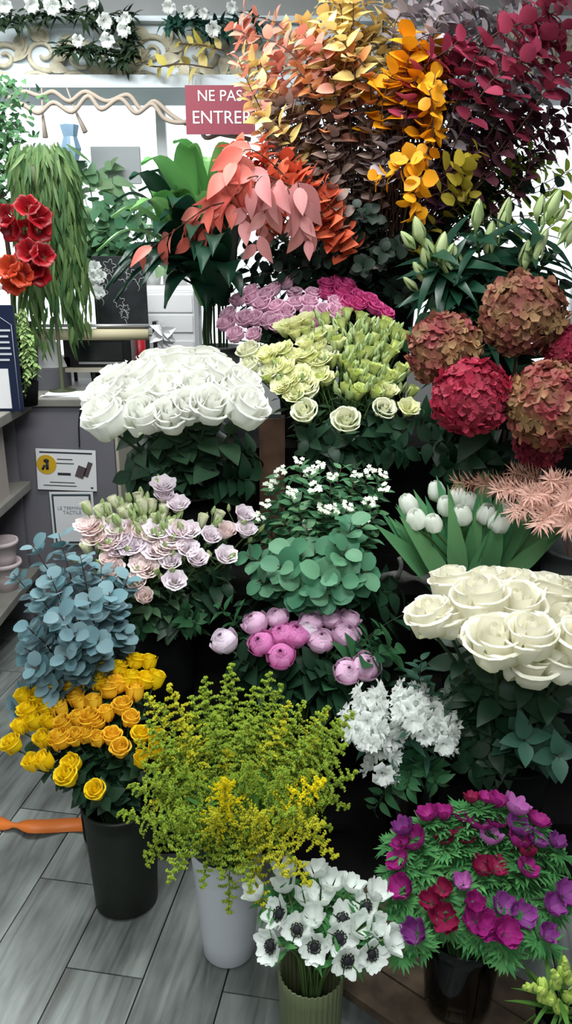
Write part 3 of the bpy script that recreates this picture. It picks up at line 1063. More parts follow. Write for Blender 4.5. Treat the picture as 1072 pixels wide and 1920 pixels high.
PL = [[plume(i * 3 + k, GOL[k]) for i in range(2)] for k in range(3)]
GLF = M('goldenrod_leaf', '5d8a3d', '44702f', .6, .2, .2, islvar=.15)
GEX = []
for gy in range(1300, 1600, 42):
    for gx in range(270, 650, 46):
        x, y = gx + rnd.uniform(-22, 22), gy + rnd.uniform(-20, 20)
        e = ((x - 445) / 215) ** 2 + ((y - 1440) / 170) ** 2
        if e < 1:
            GEX.append((x, y, rnd.choice((0, 0, 0, 1)), lerp(-.16, .12, min(1, max(0, (1600 - y) / 300))) + .05 * e))
GEX = tuple(GEX)
its = []
for x, y, k, dY in ((440, 1265, 0, .16), (385, 1290, 0, .14), (330, 1300, 1, .1), (500, 1280, 0, .14), (560, 1330, 0, .1), (610, 1345, 0, .08), (645, 1345, 0, .05), (290, 1370, 0, .02), (340, 1370, 1, .02), (400, 1360, 0, .02),
                    (460, 1360, 0, .04), (520, 1370, 1, .04), (580, 1400, 0, 0), (640, 1410, 0, 0), (255, 1480, 0, -.04), (300, 1450, 0, -.06), (360, 1450, 0, -.08), (420, 1480, 2, -.16), (470, 1450, 0, -.1), (530, 1450, 0, -.1),
                    (600, 1470, 2, -.1), (235, 1530, 0, -.08), (290, 1540, 0, -.14), (345, 1530, 0, -.16), (400, 1540, 1, -.18), (480, 1530, 1, -.18), (540, 1530, 0, -.16), (590, 1540, 1, -.15), (330, 1615, 0, -.18),
                    (455, 1620, 0, -.17), (520, 1620, 1, -.2), (570, 1640, 1, -.22), (620, 1590, 1, -.16), (435, 1690, 0, -.15), (500, 1700, 1, -.2), (280, 1320, 1, .08), (650, 1450, 0, -.03)) + GEX:
    tip = P(x, y, 1.40 + dY)
    c = V((v_sol.x, v_sol.Y, v_sol.zm + .10))
    b, m = v_sol.foot(tip)
    ang = (tip - c).normalized()
    # plume lies along the last .2 m of the stem
    low = tip.z < .42
    start = tip - (ang * (.13 if not low else .10) + V((0, 0, -.09 if low else .05)))
    if low:
        start = c.lerp(tip, .45) + V((0, 0, .05))
    path = catmull([b, m, m.lerp(start, .6) + V((0, 0, .03)), start], 4)
    root = tag(empty('goldenrod', b), '', 'flower', 'goldenrod stems')
    obj('stem', stem_mesh(path, b, .002, STEM), root)
    obj('foliage', foliage_mesh(path, b, 16, .4, 1, .06, .012, GLF, 'lance', sp=.8), root)
    stk, fl = rnd.choice(PL[k])
    q = align((tip - start).normalized())
    sc = min(1.15, max(.7, (tip - start).length / .2))
    obj('side_stalks', stk, root, start - b, q, sc)
    obj('plume', fl, root, start - b, q, sc)
    its.append((root, x, y, ('green gold', 'yellowish', 'bright yellow')[k] + ' goldenrod plume in the white bucket'))
relabel(its, 5)

# ---- white anemones
ANW = M('anemone_white', 'eef2ee', 'e4ebe6', .55, .2, .35, base='b5c49a', bz=(0, .006))
ANC = M('anemone_black', '15151b', rough=.7)
FRL = M('anemone_leaf', '62a05c', '35703f', .6, .2, .2, islvar=.2, objvar=.2)
aw_o = variants('awo', 2, lambda i: anemone_mesh('anemone_petals', ANW, .031, .22 + .15 * i))
aw_c = variants('awc', 2, lambda i: anemone_mesh('anemone_petals', ANW, .03, .75 + .2 * i, 8, .62))
ac = anemone_centre('flower_centre', ANC, .029)


def frill(n, L, R):
    mb = MB()
    for i in range(n):
        a = 2 * PI * i / n + rnd.uniform(-.2, .2)
        d = V((math.cos(a), math.sin(a), rnd.uniform(-.1, .6)))
        for s in (-.5, -.2, .1, .4):
            dd = (d + V((-math.sin(a), math.cos(a), 0)) * s).normalized()
            leaf(mb, d * R * .2, dd, V((0, 0, 1)), L * rnd.uniform(.7, 1.1), L * .24, 'lance', .3, rnd.uniform(-.2, .4), 3)
    return mb.mesh('leaf_collar', FRL)


frills = variants('fr', 3, lambda i: frill(6, .036, .02))


def an_extra(centre, collar=True, nfr=1):
    def f(root, bo, at, axis):
        if centre:
            obj('flower_centre', ac, bo)
        if collar:
            for q in range(nfr):
                obj('leaf_collar', rnd.choice(frills), root, at - axis * (.024 if nfr < 3 else .010 + .008 * q) + V((rnd.uniform(-1, 1), rnd.uniform(-1, 1), 0)) * (.012 + .008 * q if nfr > 2 else 0), align(axis), rnd.uniform(.85, 1.2))
    return f


its = []
CAMD = V((0, -.75, .55))
for cx, cy, k, fx in ((440, 650, 0, (0, -.8, .5)), (320, 530, 0, (.1, -.6, .7)), (135, 645, 0, (-.6, -.5, .4)), (195, 420, 0, (-.6, -.35, .6)), (840, 700, 0, (.3, -.8, .4)), (670, 745, 0, (.2, -.8, .25)), (615, 590, 0, (.2, -.6, .5)),
                  (640, 460, 0, (.3, -.4, .8)), (800, 370, 0, (-.5, -.3, .8)), (830, 500, 1, (.5, -.4, .5)), (940, 600, 1, (.7, -.3, .4)), (380, 330, 1, (.1, -.1, 1)), (250, 250, 1, (-.3, 0, 1)), (560, 230, 1, (.1, 0, 1)),
                  (690, 250, 1, (.3, .1, 1)), (60, 290, 1, (-.6, -.1, .7)), (240, 165, 1, (-.1, .2, 1)), (430, 470, 1, (0, -.3, 1)), (450, 150, 1, (0, .2, 1)), (850, 300, 1, (.5, 0, .9)), (740, 530, 1, (.3, -.3, .8)), (480, 330, 1, (0, 0, 1))):
    x, y = 470 + cx * .2705, 1600 + cy * .2705
    h = P(x, y, lerp(1.24, 1.08, (y - 1640) / 160))
    o = flower('white_anemone', 'flower', 'white anemones', h, v_ane, fx, rnd.choice(aw_o if k == 0 else aw_c), rnd.uniform(.92, 1.08), .0022, STEM, dict(n=4, t0=.5, t1=.9, L=.05, W=.012, mat=FRL, shape='lance'),
               bloom_name='petals', hoff=.2, hh=.03, extra=an_extra(k == 0, k == 1, 1), sag=.5)
    its.append((o, x, y, 'open white anemone with black centre' if k == 0 else 'half closed white anemone in ribbed vase'))
relabel(its, 4)

# ---- purple and crimson anemones
APU = M('anemone_purple', '9c4a9a', '863c88', .55, .2, .25, objvar=.12)
AMA = M('anemone_magenta', 'b03088', '9a2478', .55, .2, .25, objvar=.12)
ACR = M('anemone_crimson', '9c2350', '861b44', .55, .2, .25, objvar=.12)
APK = M('anemone_pink', 'cb7cc0', 'bb68b2', .55, .2, .25, objvar=.1)
am = {}
for nm, mt in (('p', APU), ('m', AMA), ('r', ACR), ('l', APK)):
    am[nm] = variants('am' + nm, 3, lambda i: anemone_mesh('anemone_petals', mt, .023, .55 + .22 * i, 9, .62))
its = []
for cx, cy, k, s in ((500, 75, 'r', .9), (590, 70, 'm', 1), (650, 95, 'm', 1.1), (755, 120, 'l', 1.5), (885, 195, 'm', 1.2), (545, 200, 'm', 1.5), (460, 180, 'm', 1), (640, 205, 'm', 1.1), (770, 240, 'p', 1.4), (770, 320, 'm', 1.3),
                 (250, 165, 'm', 1.2), (340, 165, 'm', 1.1), (110, 250, 'p', 1.2), (170, 320, 'm', 1.5), (90, 330, 'm', 1), (345, 300, 'r', 1), (465, 290, 'r', 1.1), (605, 300, 'l', 1.3), (880, 310, 'p', 1.1), (810, 380, 'r', 1),
                 (985, 330, 'p', 1), (70, 430, 'm', 1.2), (560, 470, 'r', 1.15), (645, 465, 'r', 1.15), (820, 480, 'm', 1.2), (450, 560, 'l', 1), (95, 590, 'm', 1.3), (335, 600, 'r', 1), (265, 670, 'r', 1.1), (520, 680, 'm', 1.1),
                 (690, 690, 'p', 1.2), (345, 770, 'r', 1.4), (540, 775, 'm', 1.5), (800, 745, 'p', 1.3), (700, 845, 'm', 1.4), (175, 845, 'p', 1.3), (970, 690, 'p', 1.2), (1050, 620, 'p', 1.3), (930, 850, 'p', 1), (600, 820, 'm', 1.2)):
    x, y = 720 + cx * .328, 1470 + cy * .328
    h = P(x, y, lerp(1.36, 1.10, (y - 1490) / 290))
    look = {'p': 'purple', 'm': 'magenta', 'r': 'crimson', 'l': 'pink violet'}[k] + ' anemone in the glass vase'
    o = flower('purple_anemone', 'flower', 'purple and crimson anemones', h, v_pur, outward(h, v_pur, 1, .5, .8), rnd.choice(am[k]), s * .98, .0022, STEM_D, None, bloom_name='petals', hoff=.5, hh=.03, extra=an_extra(False, True, 6), sag=.5)
    its.append((o, x, y, look))
relabel(its, 5)

# ---- freesia buds in the corner
FRE = M('freesia_bud', 'cfe07a', 'b2cf62', .5, .3, .25, islvar=.1)
fb = variants('fb', 2, lambda i: bud_mesh('freesia_bud', FRE, .009, .034))
its = []
for x, y in ((985, 1855), (1010, 1880), (1048, 1900), (1060, 1805), (1035, 1825), (1075, 1865)):
    tip = P(x, y, 1.06)
    b, m = v_fre.foot(tip)
    path = up_to(b, m, tip, .4)
    o = spray('freesia', 'flower', 'freesia stems', path, .0018, STEM, dict(n=4, t0=.3, t1=.6, L=.1, W=.012, mat=GLF, shape='lance'))
    for q in range(8):
        p, d = sample(path, lerp(.66, 1, q / 7))
        a = V((rnd.uniform(-.6, .2), rnd.uniform(-.8, .2), 1)).normalized()
        obj('bud', rnd.choice(fb), o, p - b, align(a), lerp(1.15, .5, q / 7))
    its.append((o, x, y, 'pale green freesia stem in the bottom corner'))
relabel(its, 2)

# ---- lilies on the right and broad leaved lilies on the left
LLF = M('lily_leaf', '1f4a35', '133226', .35, .45, .15, islvar=.2)
LLB = M('lily_leaf_bright', '86b068', '4f8a4c', .35, .45, .2, islvar=.2)
LBD = M('lily_bud', 'c3cf9c', 'a3bb7c', .45, .35, .2, base='8fae69', bz=(0, .05), objvar=.08)
lbm = variants('lbm', 2, lambda i: bud_mesh('lily_bud', LBD, .021, .095 + .015 * i))
its = []
for x, y, dx in ((805, 470, -.5), (790, 512, -.9), (828, 462, .1), (857, 492, -.3), (918, 452, 0), (945, 408, .1), (985, 478, .0), (1006, 465, .4), (1012, 392, 0), (1036, 384, .3), (1062, 432, .5), (785, 432, -.4), (895, 400, 0)):
    h = P(x, y, rnd.uniform(2.38, 2.5))
    ax = V((dx, -.3, 1))
    o = flower('lily', 'flower', 'lilies in green bud', h, v_lir, ax, rnd.choice(lbm), rnd.uniform(.85, 1.05), .004, STEM, dict(n=24, t0=.25, t1=.95, L=.19, W=.052, mat=LLF, shape='lance', sp=.95, droop=.5, face=.3), bloom_name='bud', hh=.1)
    for q in range(1):
        a = (ax + V((rnd.uniform(-.6, .6), rnd.uniform(-.3, .3), 0))).normalized()
        obj('bud', rnd.choice(lbm), o, h - o.location - V((0, 0, .06)) + a * .01, align(a), rnd.uniform(.6, .8))
    its.append((o, x, y, 'lily stem in green bud over hydrangeas'))
relabel(its, 2)
its = []
for x, y, dY, bright in ((215, 380, 0, 0), (210, 410, -.1, 1), (200, 545, -.1, 0), (225, 500, -.15, 0), (300, 310, .1, 1), (330, 350, -.05, 1), (365, 300, .1, 1), (260, 360, 0, 0), (430, 540, -.2, 0), (440, 420, -.05, 0), (310, 580, -.15, 0), (390, 300, .1, 1), (470, 430, 0, 0), (300, 440, -.15, 0)):
    tip = P(x, y, 2.62 + dY)
    b, m = v_lil.foot(tip)
    crown = V((v_lil.x, v_lil.Y, v_lil.zm)) + (m - V((v_lil.x, v_lil.Y, v_lil.zm))) + V((0, 0, .16))
    mid = crown.lerp(tip, .5) + V((0, 0, .07))
    path = catmull([b, m, crown, crown.lerp(mid, .6) + V((0, 0, .02))], 4)
    root = tag(empty('lily_leaf_stem', b), '', 'foliage', 'broad green leaves left of the coral ones')
    obj('stem', stem_mesh(path, b, .004, STEM_D), root)
    mb = MB()
    p0 = path[-1]
    side = V((rnd.uniform(-.1, .1), rnd.uniform(-.1, .02), 0))
    for tt, pp in ((tip, p0), (p0.lerp(tip, .8) + side + V((0, -.05, .08)), p0), (p0.lerp(tip, .55) - side * 1.3 + V((0, -.06, -.05)), sample(path, .8)[0]), (p0.lerp(tip, .4) + side * 1.5 + V((0, -.1, .02)), sample(path, .6)[0])):
        d = tt - pp
        lift = V((0, 0, max(.05, .30 * d.length)))
        mid = catmull([pp - b, pp - b + d * .3 + lift * .9, pp - b + d * .68 + lift * .95, tt - b], 4)
        strip_leaf(mb, mid, rnd.uniform(.07, .1), .12)
    obj('foliage', mb.mesh('foliage', LLB if bright else LLF), root)
    its.append((root, x, y, 'broad leaved lily stem in grey vase'))
relabel(its, 2)

# ================================================================== EUCALYPTUS AND GREENERY
def euc(items, name, cat, group, vase, mat, L, W, n, shape='round', t0=.4, sr=.003, smat=STEM_BR, rows=2, look='', pairs=True, droop=.15, sp=.85, half=1, nv=5, tilt=0., face=.0):
    its = []
    for pts, Y in items:
        w = [P(x, y, Y + (.02 * i)) for i, (x, y) in enumerate(pts)]
        b, m = vase.foot(w[-1])
        if len(w) == 1:
            path = up_to(b, m, w[0], .45)
        else:
            path = catmull([b, m] + w, 5)
        o = spray(name, cat, group, path, sr, smat, dict(n=n, t0=t0, t1=1, L=L, W=W, mat=mat, shape=shape, pairs=pairs, droop=droop, sp=sp, half=half, nv=nv, tilt=tilt, face=face))
        its.append((o, pts[-1][0], pts[-1][1], look))
    relabel(its, rows)
    return its


# blue eucalyptus
BLU = M('eucalyptus_blue', '8aaab2', '3a636b', .55, .25, .12, objvar=.2, islvar=.3)
euc([([p], Y) for p, Y in (((60, 1020), 1.82), ((110, 1000), 1.86), ((25, 1075), 1.78), ((150, 1040), 1.8), ((95, 1080), 1.72), ((190, 1060), 1.84), ((50, 1175), 1.68), ((110, 1150), 1.62), ((165, 1120), 1.66), ((220, 1150), 1.74),
                           ((60, 1250), 1.62), ((120, 1230), 1.58), ((185, 1200), 1.62), ((235, 1185), 1.72), ((35, 1300), 1.66), ((90, 1290), 1.62), ((205, 1110), 1.74), ((140, 1190), 1.60), ((20, 1330), 1.70), ((80, 1330), 1.66), ((45, 1215), 1.72), ((150, 1260), 1.64), ((100, 1270), 1.70), ((240, 1080), 1.82), ((75, 1120), 1.7))],
    'blue_eucalyptus', 'foliage', 'blue eucalyptus stems', v_blu, BLU, .054, .05, 13, rows=3, look='blue eucalyptus stem above the yellow roses', t0=.3, face=.3, nv=7)
# green eucalyptus, white flowered greenery
GRE = M('eucalyptus_green', '77aa84', '356a4e', .5, .3, .15, objvar=.2, islvar=.3)
euc([([p], Y) for p, Y in (((480, 1090), 1.86), ((520, 1060), 1.84), ((560, 1100), 1.82), ((600, 1080), 1.8), ((650, 1030), 1.84), ((640, 1090), 1.8), ((690, 1070), 1.86), ((590, 1030), 1.9), ((540, 1030), 1.9), ((660, 980), 1.9), ((460, 1040), 1.92), ((620, 1120), 1.8))],
    'green_eucalyptus', 'foliage', 'green eucalyptus stems', v_gre, GRE, .074, .066, 7, rows=2, look='green eucalyptus stem in front of white blossoms', t0=.4, face=.3, nv=7, half=2)
GRN = M('viburnum_leaf', '6a9a6c', '35684a', .5, .3, .15, objvar=.12, islvar=.2)
BLO = M('small_blossom', 'f0f4e8', 'dfe8d0', .6, .2, .2)


def blossom(i):
    mb = MB()
    for q in range(9):
        c = V((rnd.uniform(-1, 1), rnd.uniform(-1, 1), rnd.uniform(0, .7))) * .014
        for k in range(5):
            a = 2 * PI * k / 5
            leaf(mb, c, (math.cos(a), math.sin(a), .4), (0, 0, 1), .0085, .007, 'ovate', .2, .2, 3)
    return mb.mesh('blossom', BLO)


bl = variants('bl', 2, blossom)
its = euc([([p], Y) for p, Y in (((525, 890), 2.1), ((560, 870), 2.14), ((600, 880), 2.12), ((640, 875), 2.14), ((690, 890), 2.14), ((545, 930), 2.04), ((590, 920), 2.02), ((640, 930), 2.04), ((690, 945), 2.06), ((500, 950), 2.06), ((575, 990), 1.96), ((700, 1000), 2.0), ((470, 1000), 2.02), ((620, 960), 1.98), ((720, 920), 2.1), ((530, 970), 2.0), ((665, 900), 2.08), ((580, 890), 2.06), ((620, 900), 2.05), ((560, 950), 2.0), ((605, 960), 1.98), ((650, 955), 2.0), ((680, 980), 2.0), ((710, 960), 2.04), ((510, 915), 2.08), ((485, 975), 2.04), ((715, 895), 2.14), ((670, 870), 2.16))],
          'blossom_greenery', 'foliage', 'greenery with white blossoms', v_gre, GRN, .055, .034, 14, 'ovate', rows=3, look='leafy green stem with white blossom between lisianthus and tulips', t0=.35, pairs=True, face=.4)
for i, (o, x, y, l) in enumerate(its):
    if i % 4 != 3:
        t = P(x, y, 2.0 + (.1 if y < 920 else 0))
        obj('blossom', rnd.choice(bl), o, t - o.location + V((0, -.02, .012)), align((rnd.uniform(-.4, .4), -.6, 1)), rnd.uniform(.8, 1.1))
for o, x, y, l in its:
    o['label'] = o['label'].replace('leafy green stem with white blossom between lisianthus and tulips', 'leafy stem of the white blossomed greenery')
# dark filler greens low in the display
PIT = M('pittosporum_leaf', '3f7048', '245034', .45, .3, .15, objvar=.15, islvar=.2)
its = []
for (x, y, Y, vs, look) in ((405, 1130, 1.84, v_ran, 'dark green leafy stem beside the single whitish ranunculus'), (440, 1150, 1.86, v_ran, 'dark green leafy stem just above the lilac ranunculus'), (715, 1180, 1.74, v_ran, 'bright green rosette stem right of the ranunculus'), (745, 1215, 1.68, v_ran, 'broad green leaf stem left of the big white roses'), (790, 1235, 1.62, v_sto, 'teal leaf stem above the white stocks'),
                            (700, 1520, 1.5, v_sto, 'trailing small leaved stem left of the purple anemones'), (820, 1470, 1.52, v_sto, 'small leaved green stem below the white stocks'), (760, 1480, 1.52, v_sto, 'small leaved stem hanging under the white stocks'),
                            (790, 800, 2.25, v_hyd, 'dark leafy stem between lisianthus and crimson hydrangea'), (830, 850, 2.2, v_hyd, 'dark leafy stem under the crimson hydrangea'), (770, 860, 2.22, v_yli, 'dark leafy stem above the tulips'), (900, 860, 2.15, v_hyd, 'dark leafy stem behind the peach fern'),
                            (560, 850, 2.3, v_yli, 'dark leafy stem under the ruffled cream blooms'), (690, 850, 2.28, v_yli, 'dark leafy stem under the lime blooms'), (1050, 1420, 1.42, v_wr2, 'dark blue green leafy stem above purple anemones'), (985, 1390, 1.44, v_wr2, 'teal rose leaf stem under the big white roses'),
                            (260, 1180, 1.86, v_lis, 'dark green stem under the blush lisianthus'), (370, 1170, 1.86, v_lis, 'dark green stem under the pale pink lisianthus')):
    h = P(x, y, Y)
    b, m = vs.foot(h)
    o = spray('greenery_stem', 'foliage', 'dark filler greenery', up_to(b, m, h, .4), .0025, STEM_D, dict(n=10, t0=.45, t1=1, L=.075 if Y < 1.5 or 'broad' in look else .055, W=.05 if Y < 1.5 or 'broad' in look else .026, mat=LEAF_T if 'teal' in look or 'blue' in look else PIT, pairs=True, droop=.3))
    o['label'] = look

its = []
for x, y, Y, vs in ((740, 800, 2.2, v_yli), (770, 785, 2.22, v_hyd), (800, 830, 2.18, v_hyd), (760, 845, 2.16, v_yli), (835, 885, 2.16, v_hyd), (700, 835, 2.22, v_yli), (620, 835, 2.22, v_yli), (575, 825, 2.22, v_yli), (480, 850, 2.2, v_wr1), (470, 900, 2.14, v_wr1),
                    (330, 1150, 1.92, v_lis), (280, 1150, 1.92, v_lis), (425, 1090, 1.94, v_lis), (465, 1130, 1.9, v_ran), (760, 1010, 2.02, v_tul), (735, 1110, 1.9, v_gre), (780, 1140, 1.86, v_ran), (720, 1250, 1.72, v_ran), (770, 1260, 1.7, v_sto), (870, 1330, 1.6, v_wr2),
                    (840, 1290, 1.62, v_wr2), (640, 1290, 1.72, v_ran), (850, 560, 2.45, v_lir), (800, 590, 2.4, v_lir), (1050, 540, 2.4, v_lir), (780, 640, 2.36, v_lir), (920, 1400, 1.55, v_wr2), (880, 1440, 1.55, v_wr2), (1020, 1360, 1.55, v_wr2), (240, 890, 2.08, v_wr1),
                    (730, 760, 2.26, v_yli), (810, 770, 2.3, v_hyd), (870, 870, 2.1, v_hyd), (600, 1250, 1.74, v_ran), (520, 1270, 1.74, v_ran), (450, 1240, 1.76, v_ran), (450, 480, 2.72, v_pin), (500, 480, 2.72, v_pin), (540, 500, 2.7, v_pin), (470, 530, 2.7, v_pin), (590, 500, 2.72, v_pin), (640, 500, 2.7, v_pin), (520, 450, 2.74, v_pin), (425, 540, 2.7, v_pin)):
    h = P(x, y, Y)
    b, m = vs.foot(h)
    o = spray('filler_stem', 'foliage', 'dark stems between the bunches', up_to(b, m, h, .4), .0025, STEM_D, dict(n=11, t0=.35, t1=1, L=.085, W=.055, mat=LEAF_D, pairs=True, droop=.4, face=.4))
    its.append((o, x, y, 'dark leaved stem filling gaps between bunches'))
relabel(its, 5)
# peach fern
PEA = M('peach_fern', 'dfb6a8', 'cc9c8c', .65, .2, .2, objvar=.1, islvar=.12)
PEA2 = M('peach_fern_dull', 'a67a68', '8a6656', .65, .2, .2, objvar=.1, islvar=.12)
for grp, mt, lk, lst in (('peach dyed fern', PEA, 'peach pink fern stem beside the tulips', (((960, 960), 1.72), ((990, 930), 1.74), ((1030, 900), 1.8), ((1060, 940), 1.7), ((1010, 985), 1.66), ((1060, 990), 1.64), ((930, 920), 1.8), ((1085, 900), 1.8))),
                         ('dull dyed fern', PEA2, 'dull brownish fern stem behind the tulips', (((850, 905), 1.92), ((900, 910), 1.88), ((960, 885), 1.9)))):
    its = []
    for (x, y), Y in lst:
        tip = P(x, y, Y)
        b, m = v_pea.foot(tip)
        path = catmull([b, m, m.lerp(tip, .5) + V((0, 0, .07)), tip], 6)
        o = spray('peach_fern', 'foliage', grp, path, .002, M('stem_peach', 'b98a78'), dict(n=190, t0=.42, t1=1, L=.045, W=.0055, mat=mt, shape='lance', sp=.8, droop=.2, nv=3))
        its.append((o, x, y, lk))
    relabel(its, 2 if len(its) > 5 else 1)

# dyed eucalyptus overhead
DY = {
    'coral': M('dyed_coral', 'dd7350', 'c2523a', .55, .25, .2, objvar=.12, islvar=.12),
    'orange': M('dyed_orange', 'cf8a55', 'b06a44', .55, .25, .2, objvar=.12, islvar=.12),
    'salmon': M('dyed_salmon', 'dd9a85', 'c98272', .55, .25, .2, objvar=.12, islvar=.12),
    'pale yellow': M('dyed_yellow', 'e8cf7c', 'd9bf86', .55, .25, .2, objvar=.12, islvar=.12),
    'taupe': M('dyed_taupe', 'a8928a', '74594f', .55, .25, .2, objvar=.15, islvar=.18),
    'grey lilac': M('dyed_grey', 'c2b8bc', '93888e', .55, .25, .2, objvar=.15, islvar=.15),
    'rust': M('dyed_rust', '98604e', '6f443a', .55, .25, .2, objvar=.15, islvar=.15),
    'golden': M('dyed_golden', 'e9a41c', 'd68c14', .5, .25, .22, objvar=.08, islvar=.1),
    'purple': M('dyed_purple', '8a5a80', '5f3f62', .55, .25, .2, objvar=.15, islvar=.15),
    'raspberry': M('dyed_raspberry', 'b24660', '93344e', .55, .25, .2, objvar=.12, islvar=.12),
    'burgundy': M('dyed_burgundy', '6a3a46', '472832', .55, .25, .15, objvar=.15, islvar=.2),
    'olive yellow': M('dyed_olive', 'b8a438', '8f8530', .55, .25, .2, objvar=.12, islvar=.15),
    'dark green': M('dyed_dark', '24382c', '15221c', .5, .3, .12, objvar=.15, islvar=.2),
    'lime': M('dyed_lime', 'b9cf50', '94b044', .55, .25, .2, objvar=.12, islvar=.15),
}
TOP = {
    'coral': ((445, 270), (490, 262), (530, 285), (550, 330), (480, 310), (520, 345), (425, 335)),
    'orange': ((575, 115), (640, 105), (490, 245), (515, 235)),
    'salmon': ((520, 110), (500, 150), (540, 150), (450, 20), (565, 60), (600, 150)),
    'pale yellow': ((462, 165), (470, 205), (690, 55), (640, 45), (600, 30), (720, 90), (560, 40), (665, 90)),
    'taupe': ((520, 180), (580, 170), (640, 170), (500, 200), (670, 200), (600, 300), (560, 220), (610, 240), (660, 290), (590, 290), (640, 210), (690, 250), (560, 260), (620, 330), (700, 330), (540, 210)),
    'grey lilac': ((940, 90), (910, 220), (880, 190), (970, 150), (860, 20), (930, 20), (1000, 30), (1020, 150), (720, 180), (690, 160), (710, 220), (920, 170), (950, 140), (900, 110), (960, 190), (740, 130), (930, 60), (800, 20), (990, 20)),
    'rust': ((745, 210), (760, 250), (730, 290), (690, 200), (760, 170), (600, 190)),
    'golden': ((800, 100), (780, 90), (830, 90), (770, 125), (815, 130)),
    'purple': ((850, 160), (900, 160), (930, 230), (850, 250), (840, 300), (870, 280), (845, 200), (880, 230)),
    'raspberry': ((870, 80), (878, 120), (1035, 70), (1060, 60)),
    'burgundy': ((1000, 200), (950, 270), (1040, 210), (980, 240), (900, 320), (930, 330), (870, 340), (1060, 270), (1010, 140), (1000, 260)),
    'olive yellow': ((890, 330), (870, 370), (900, 290), (1010, 300)),
    'dark green': ((460, 470), (520, 510), (500, 450), (475, 520), (555, 530), (640, 540), (640, 390), (700, 400), (600, 400), (660, 440), (740, 400), (620, 440), (960, 330), (910, 360), (720, 470), (560, 450), (780, 460), (680, 370), (740, 520), (680, 500), (620, 500), (780, 520), (800, 430), (850, 400), (1000, 340), (1050, 350), (840, 520), (540, 480), (600, 480), (760, 440), (880, 430), (960, 400), (1040, 400), (720, 560), (770, 570)),
    'lime': ((1030, 290), (1060, 320), (1000, 280)),
}
seeds = [(x, y, c) for c, t in TOP.items() for x, y in t]
tips_by = {c: list(t) for c, t in TOP.items()}
for gy in range(-40, 480, 42):
    for gx in range(420, 1110, 45):
        x, y = gx + rnd.uniform(-20, 20), gy + rnd.uniform(-20, 20)
        if (x < 452 and 110 < y < 250) or y > 330 + .0 * x and 800 < x or (x < 520 and y > 330) or (x < 560 and y < 30):
            continue
        c = min(seeds, key=lambda t: (t[0] - x) ** 2 + (t[1] - y) ** 2)[2]
        if 480 < x < 960 and y > 120 and rnd.random() < .5:
            c = rnd.choice(('taupe', 'rust', 'grey lilac', 'taupe', 'burgundy', 'purple') if x > 760 else ('taupe', 'rust', 'grey lilac', 'taupe', 'taupe'))
        tips_by[c].append((x, y))
for c, tips in tips_by.items():
    lst = []
    for x, y in tips:
        Y = lerp(2.62, 2.9, rnd.random())
        if c in ('coral', 'golden', 'raspberry'):
            Y = 2.56 + rnd.uniform(0, .1)
        if c == 'dark green':
            Y = 2.6 + rnd.uniform(0, .2)
        if c != 'dark green':
            q = (x + (705 - x) * .34 + rnd.uniform(-55, 55), y + 95 + rnd.uniform(-30, 30))
            lst.append(([q, (x, y)], Y))
        else:
            lst.append(([(x, y)], Y))
    euc(lst, 'dyed_eucalyptus', 'foliage', 'dyed eucalyptus overhead', v_top, DY[c], .066 if c in ('golden', 'coral', 'raspberry', 'pale yellow') else .054, .058 if c in ('golden', 'coral', 'raspberry') else .05, 9 if c != 'dark green' else 13, 'round' if c not in ('coral', 'pale yellow', 'taupe') else 'ovate', t0=.6 if c != 'dark green' else .25,
        rows=3 if len(lst) > 16 else 2 if len(lst) > 8 else 1, look=c + ' eucalyptus stem of the overhead bunch', face=.7, nv=6, droop=.3)
# the hanging golden stems and single sprigs
for pts, Y, c, lk in ((((800, 170), (812, 235), (800, 290), (780, 350), (772, 425)), 2.5, 'golden', 'long golden eucalyptus stem hanging down in the middle'), (((815, 140), (805, 200), (815, 260), (790, 310)), 2.52, 'golden', 'golden eucalyptus stem hanging beside the longest one'),
                      (((770, 300), (740, 325), (700, 340)), 2.5, 'golden', 'pale golden sprig pointing left in the middle'), (((840, 320), (870, 310), (900, 280)), 2.5, 'olive yellow', 'olive gold sprig pointing right in the middle'),
                      (((830, 360), (870, 345), (880, 375)), 2.52, 'olive yellow', 'short olive gold sprig beside the hanging golden stem'), (((790, 330), (770, 380), (785, 415)), 2.47, 'golden', 'short golden sprig at the foot of the hanging stem')):
    w_ = [P(x, y, Y + .005 * i) for i, (x, y) in enumerate(pts)]
    b, m = v_top.foot(w_[0])
    path = catmull([b, m, m.lerp(w_[0], .6) + V((0, .05, .08))] + w_, 5)
    o = spray('dyed_eucalyptus', 'foliage', 'dyed eucalyptus overhead', path, .0025, STEM_BR, dict(n=12 if len(pts) > 3 else 8, t0=.42 if len(pts) > 3 else .55, t1=1, L=.05, W=.045, mat=DY[c], shape='round', pairs=True, droop=.1, sp=.9))
    o['label'] = lk
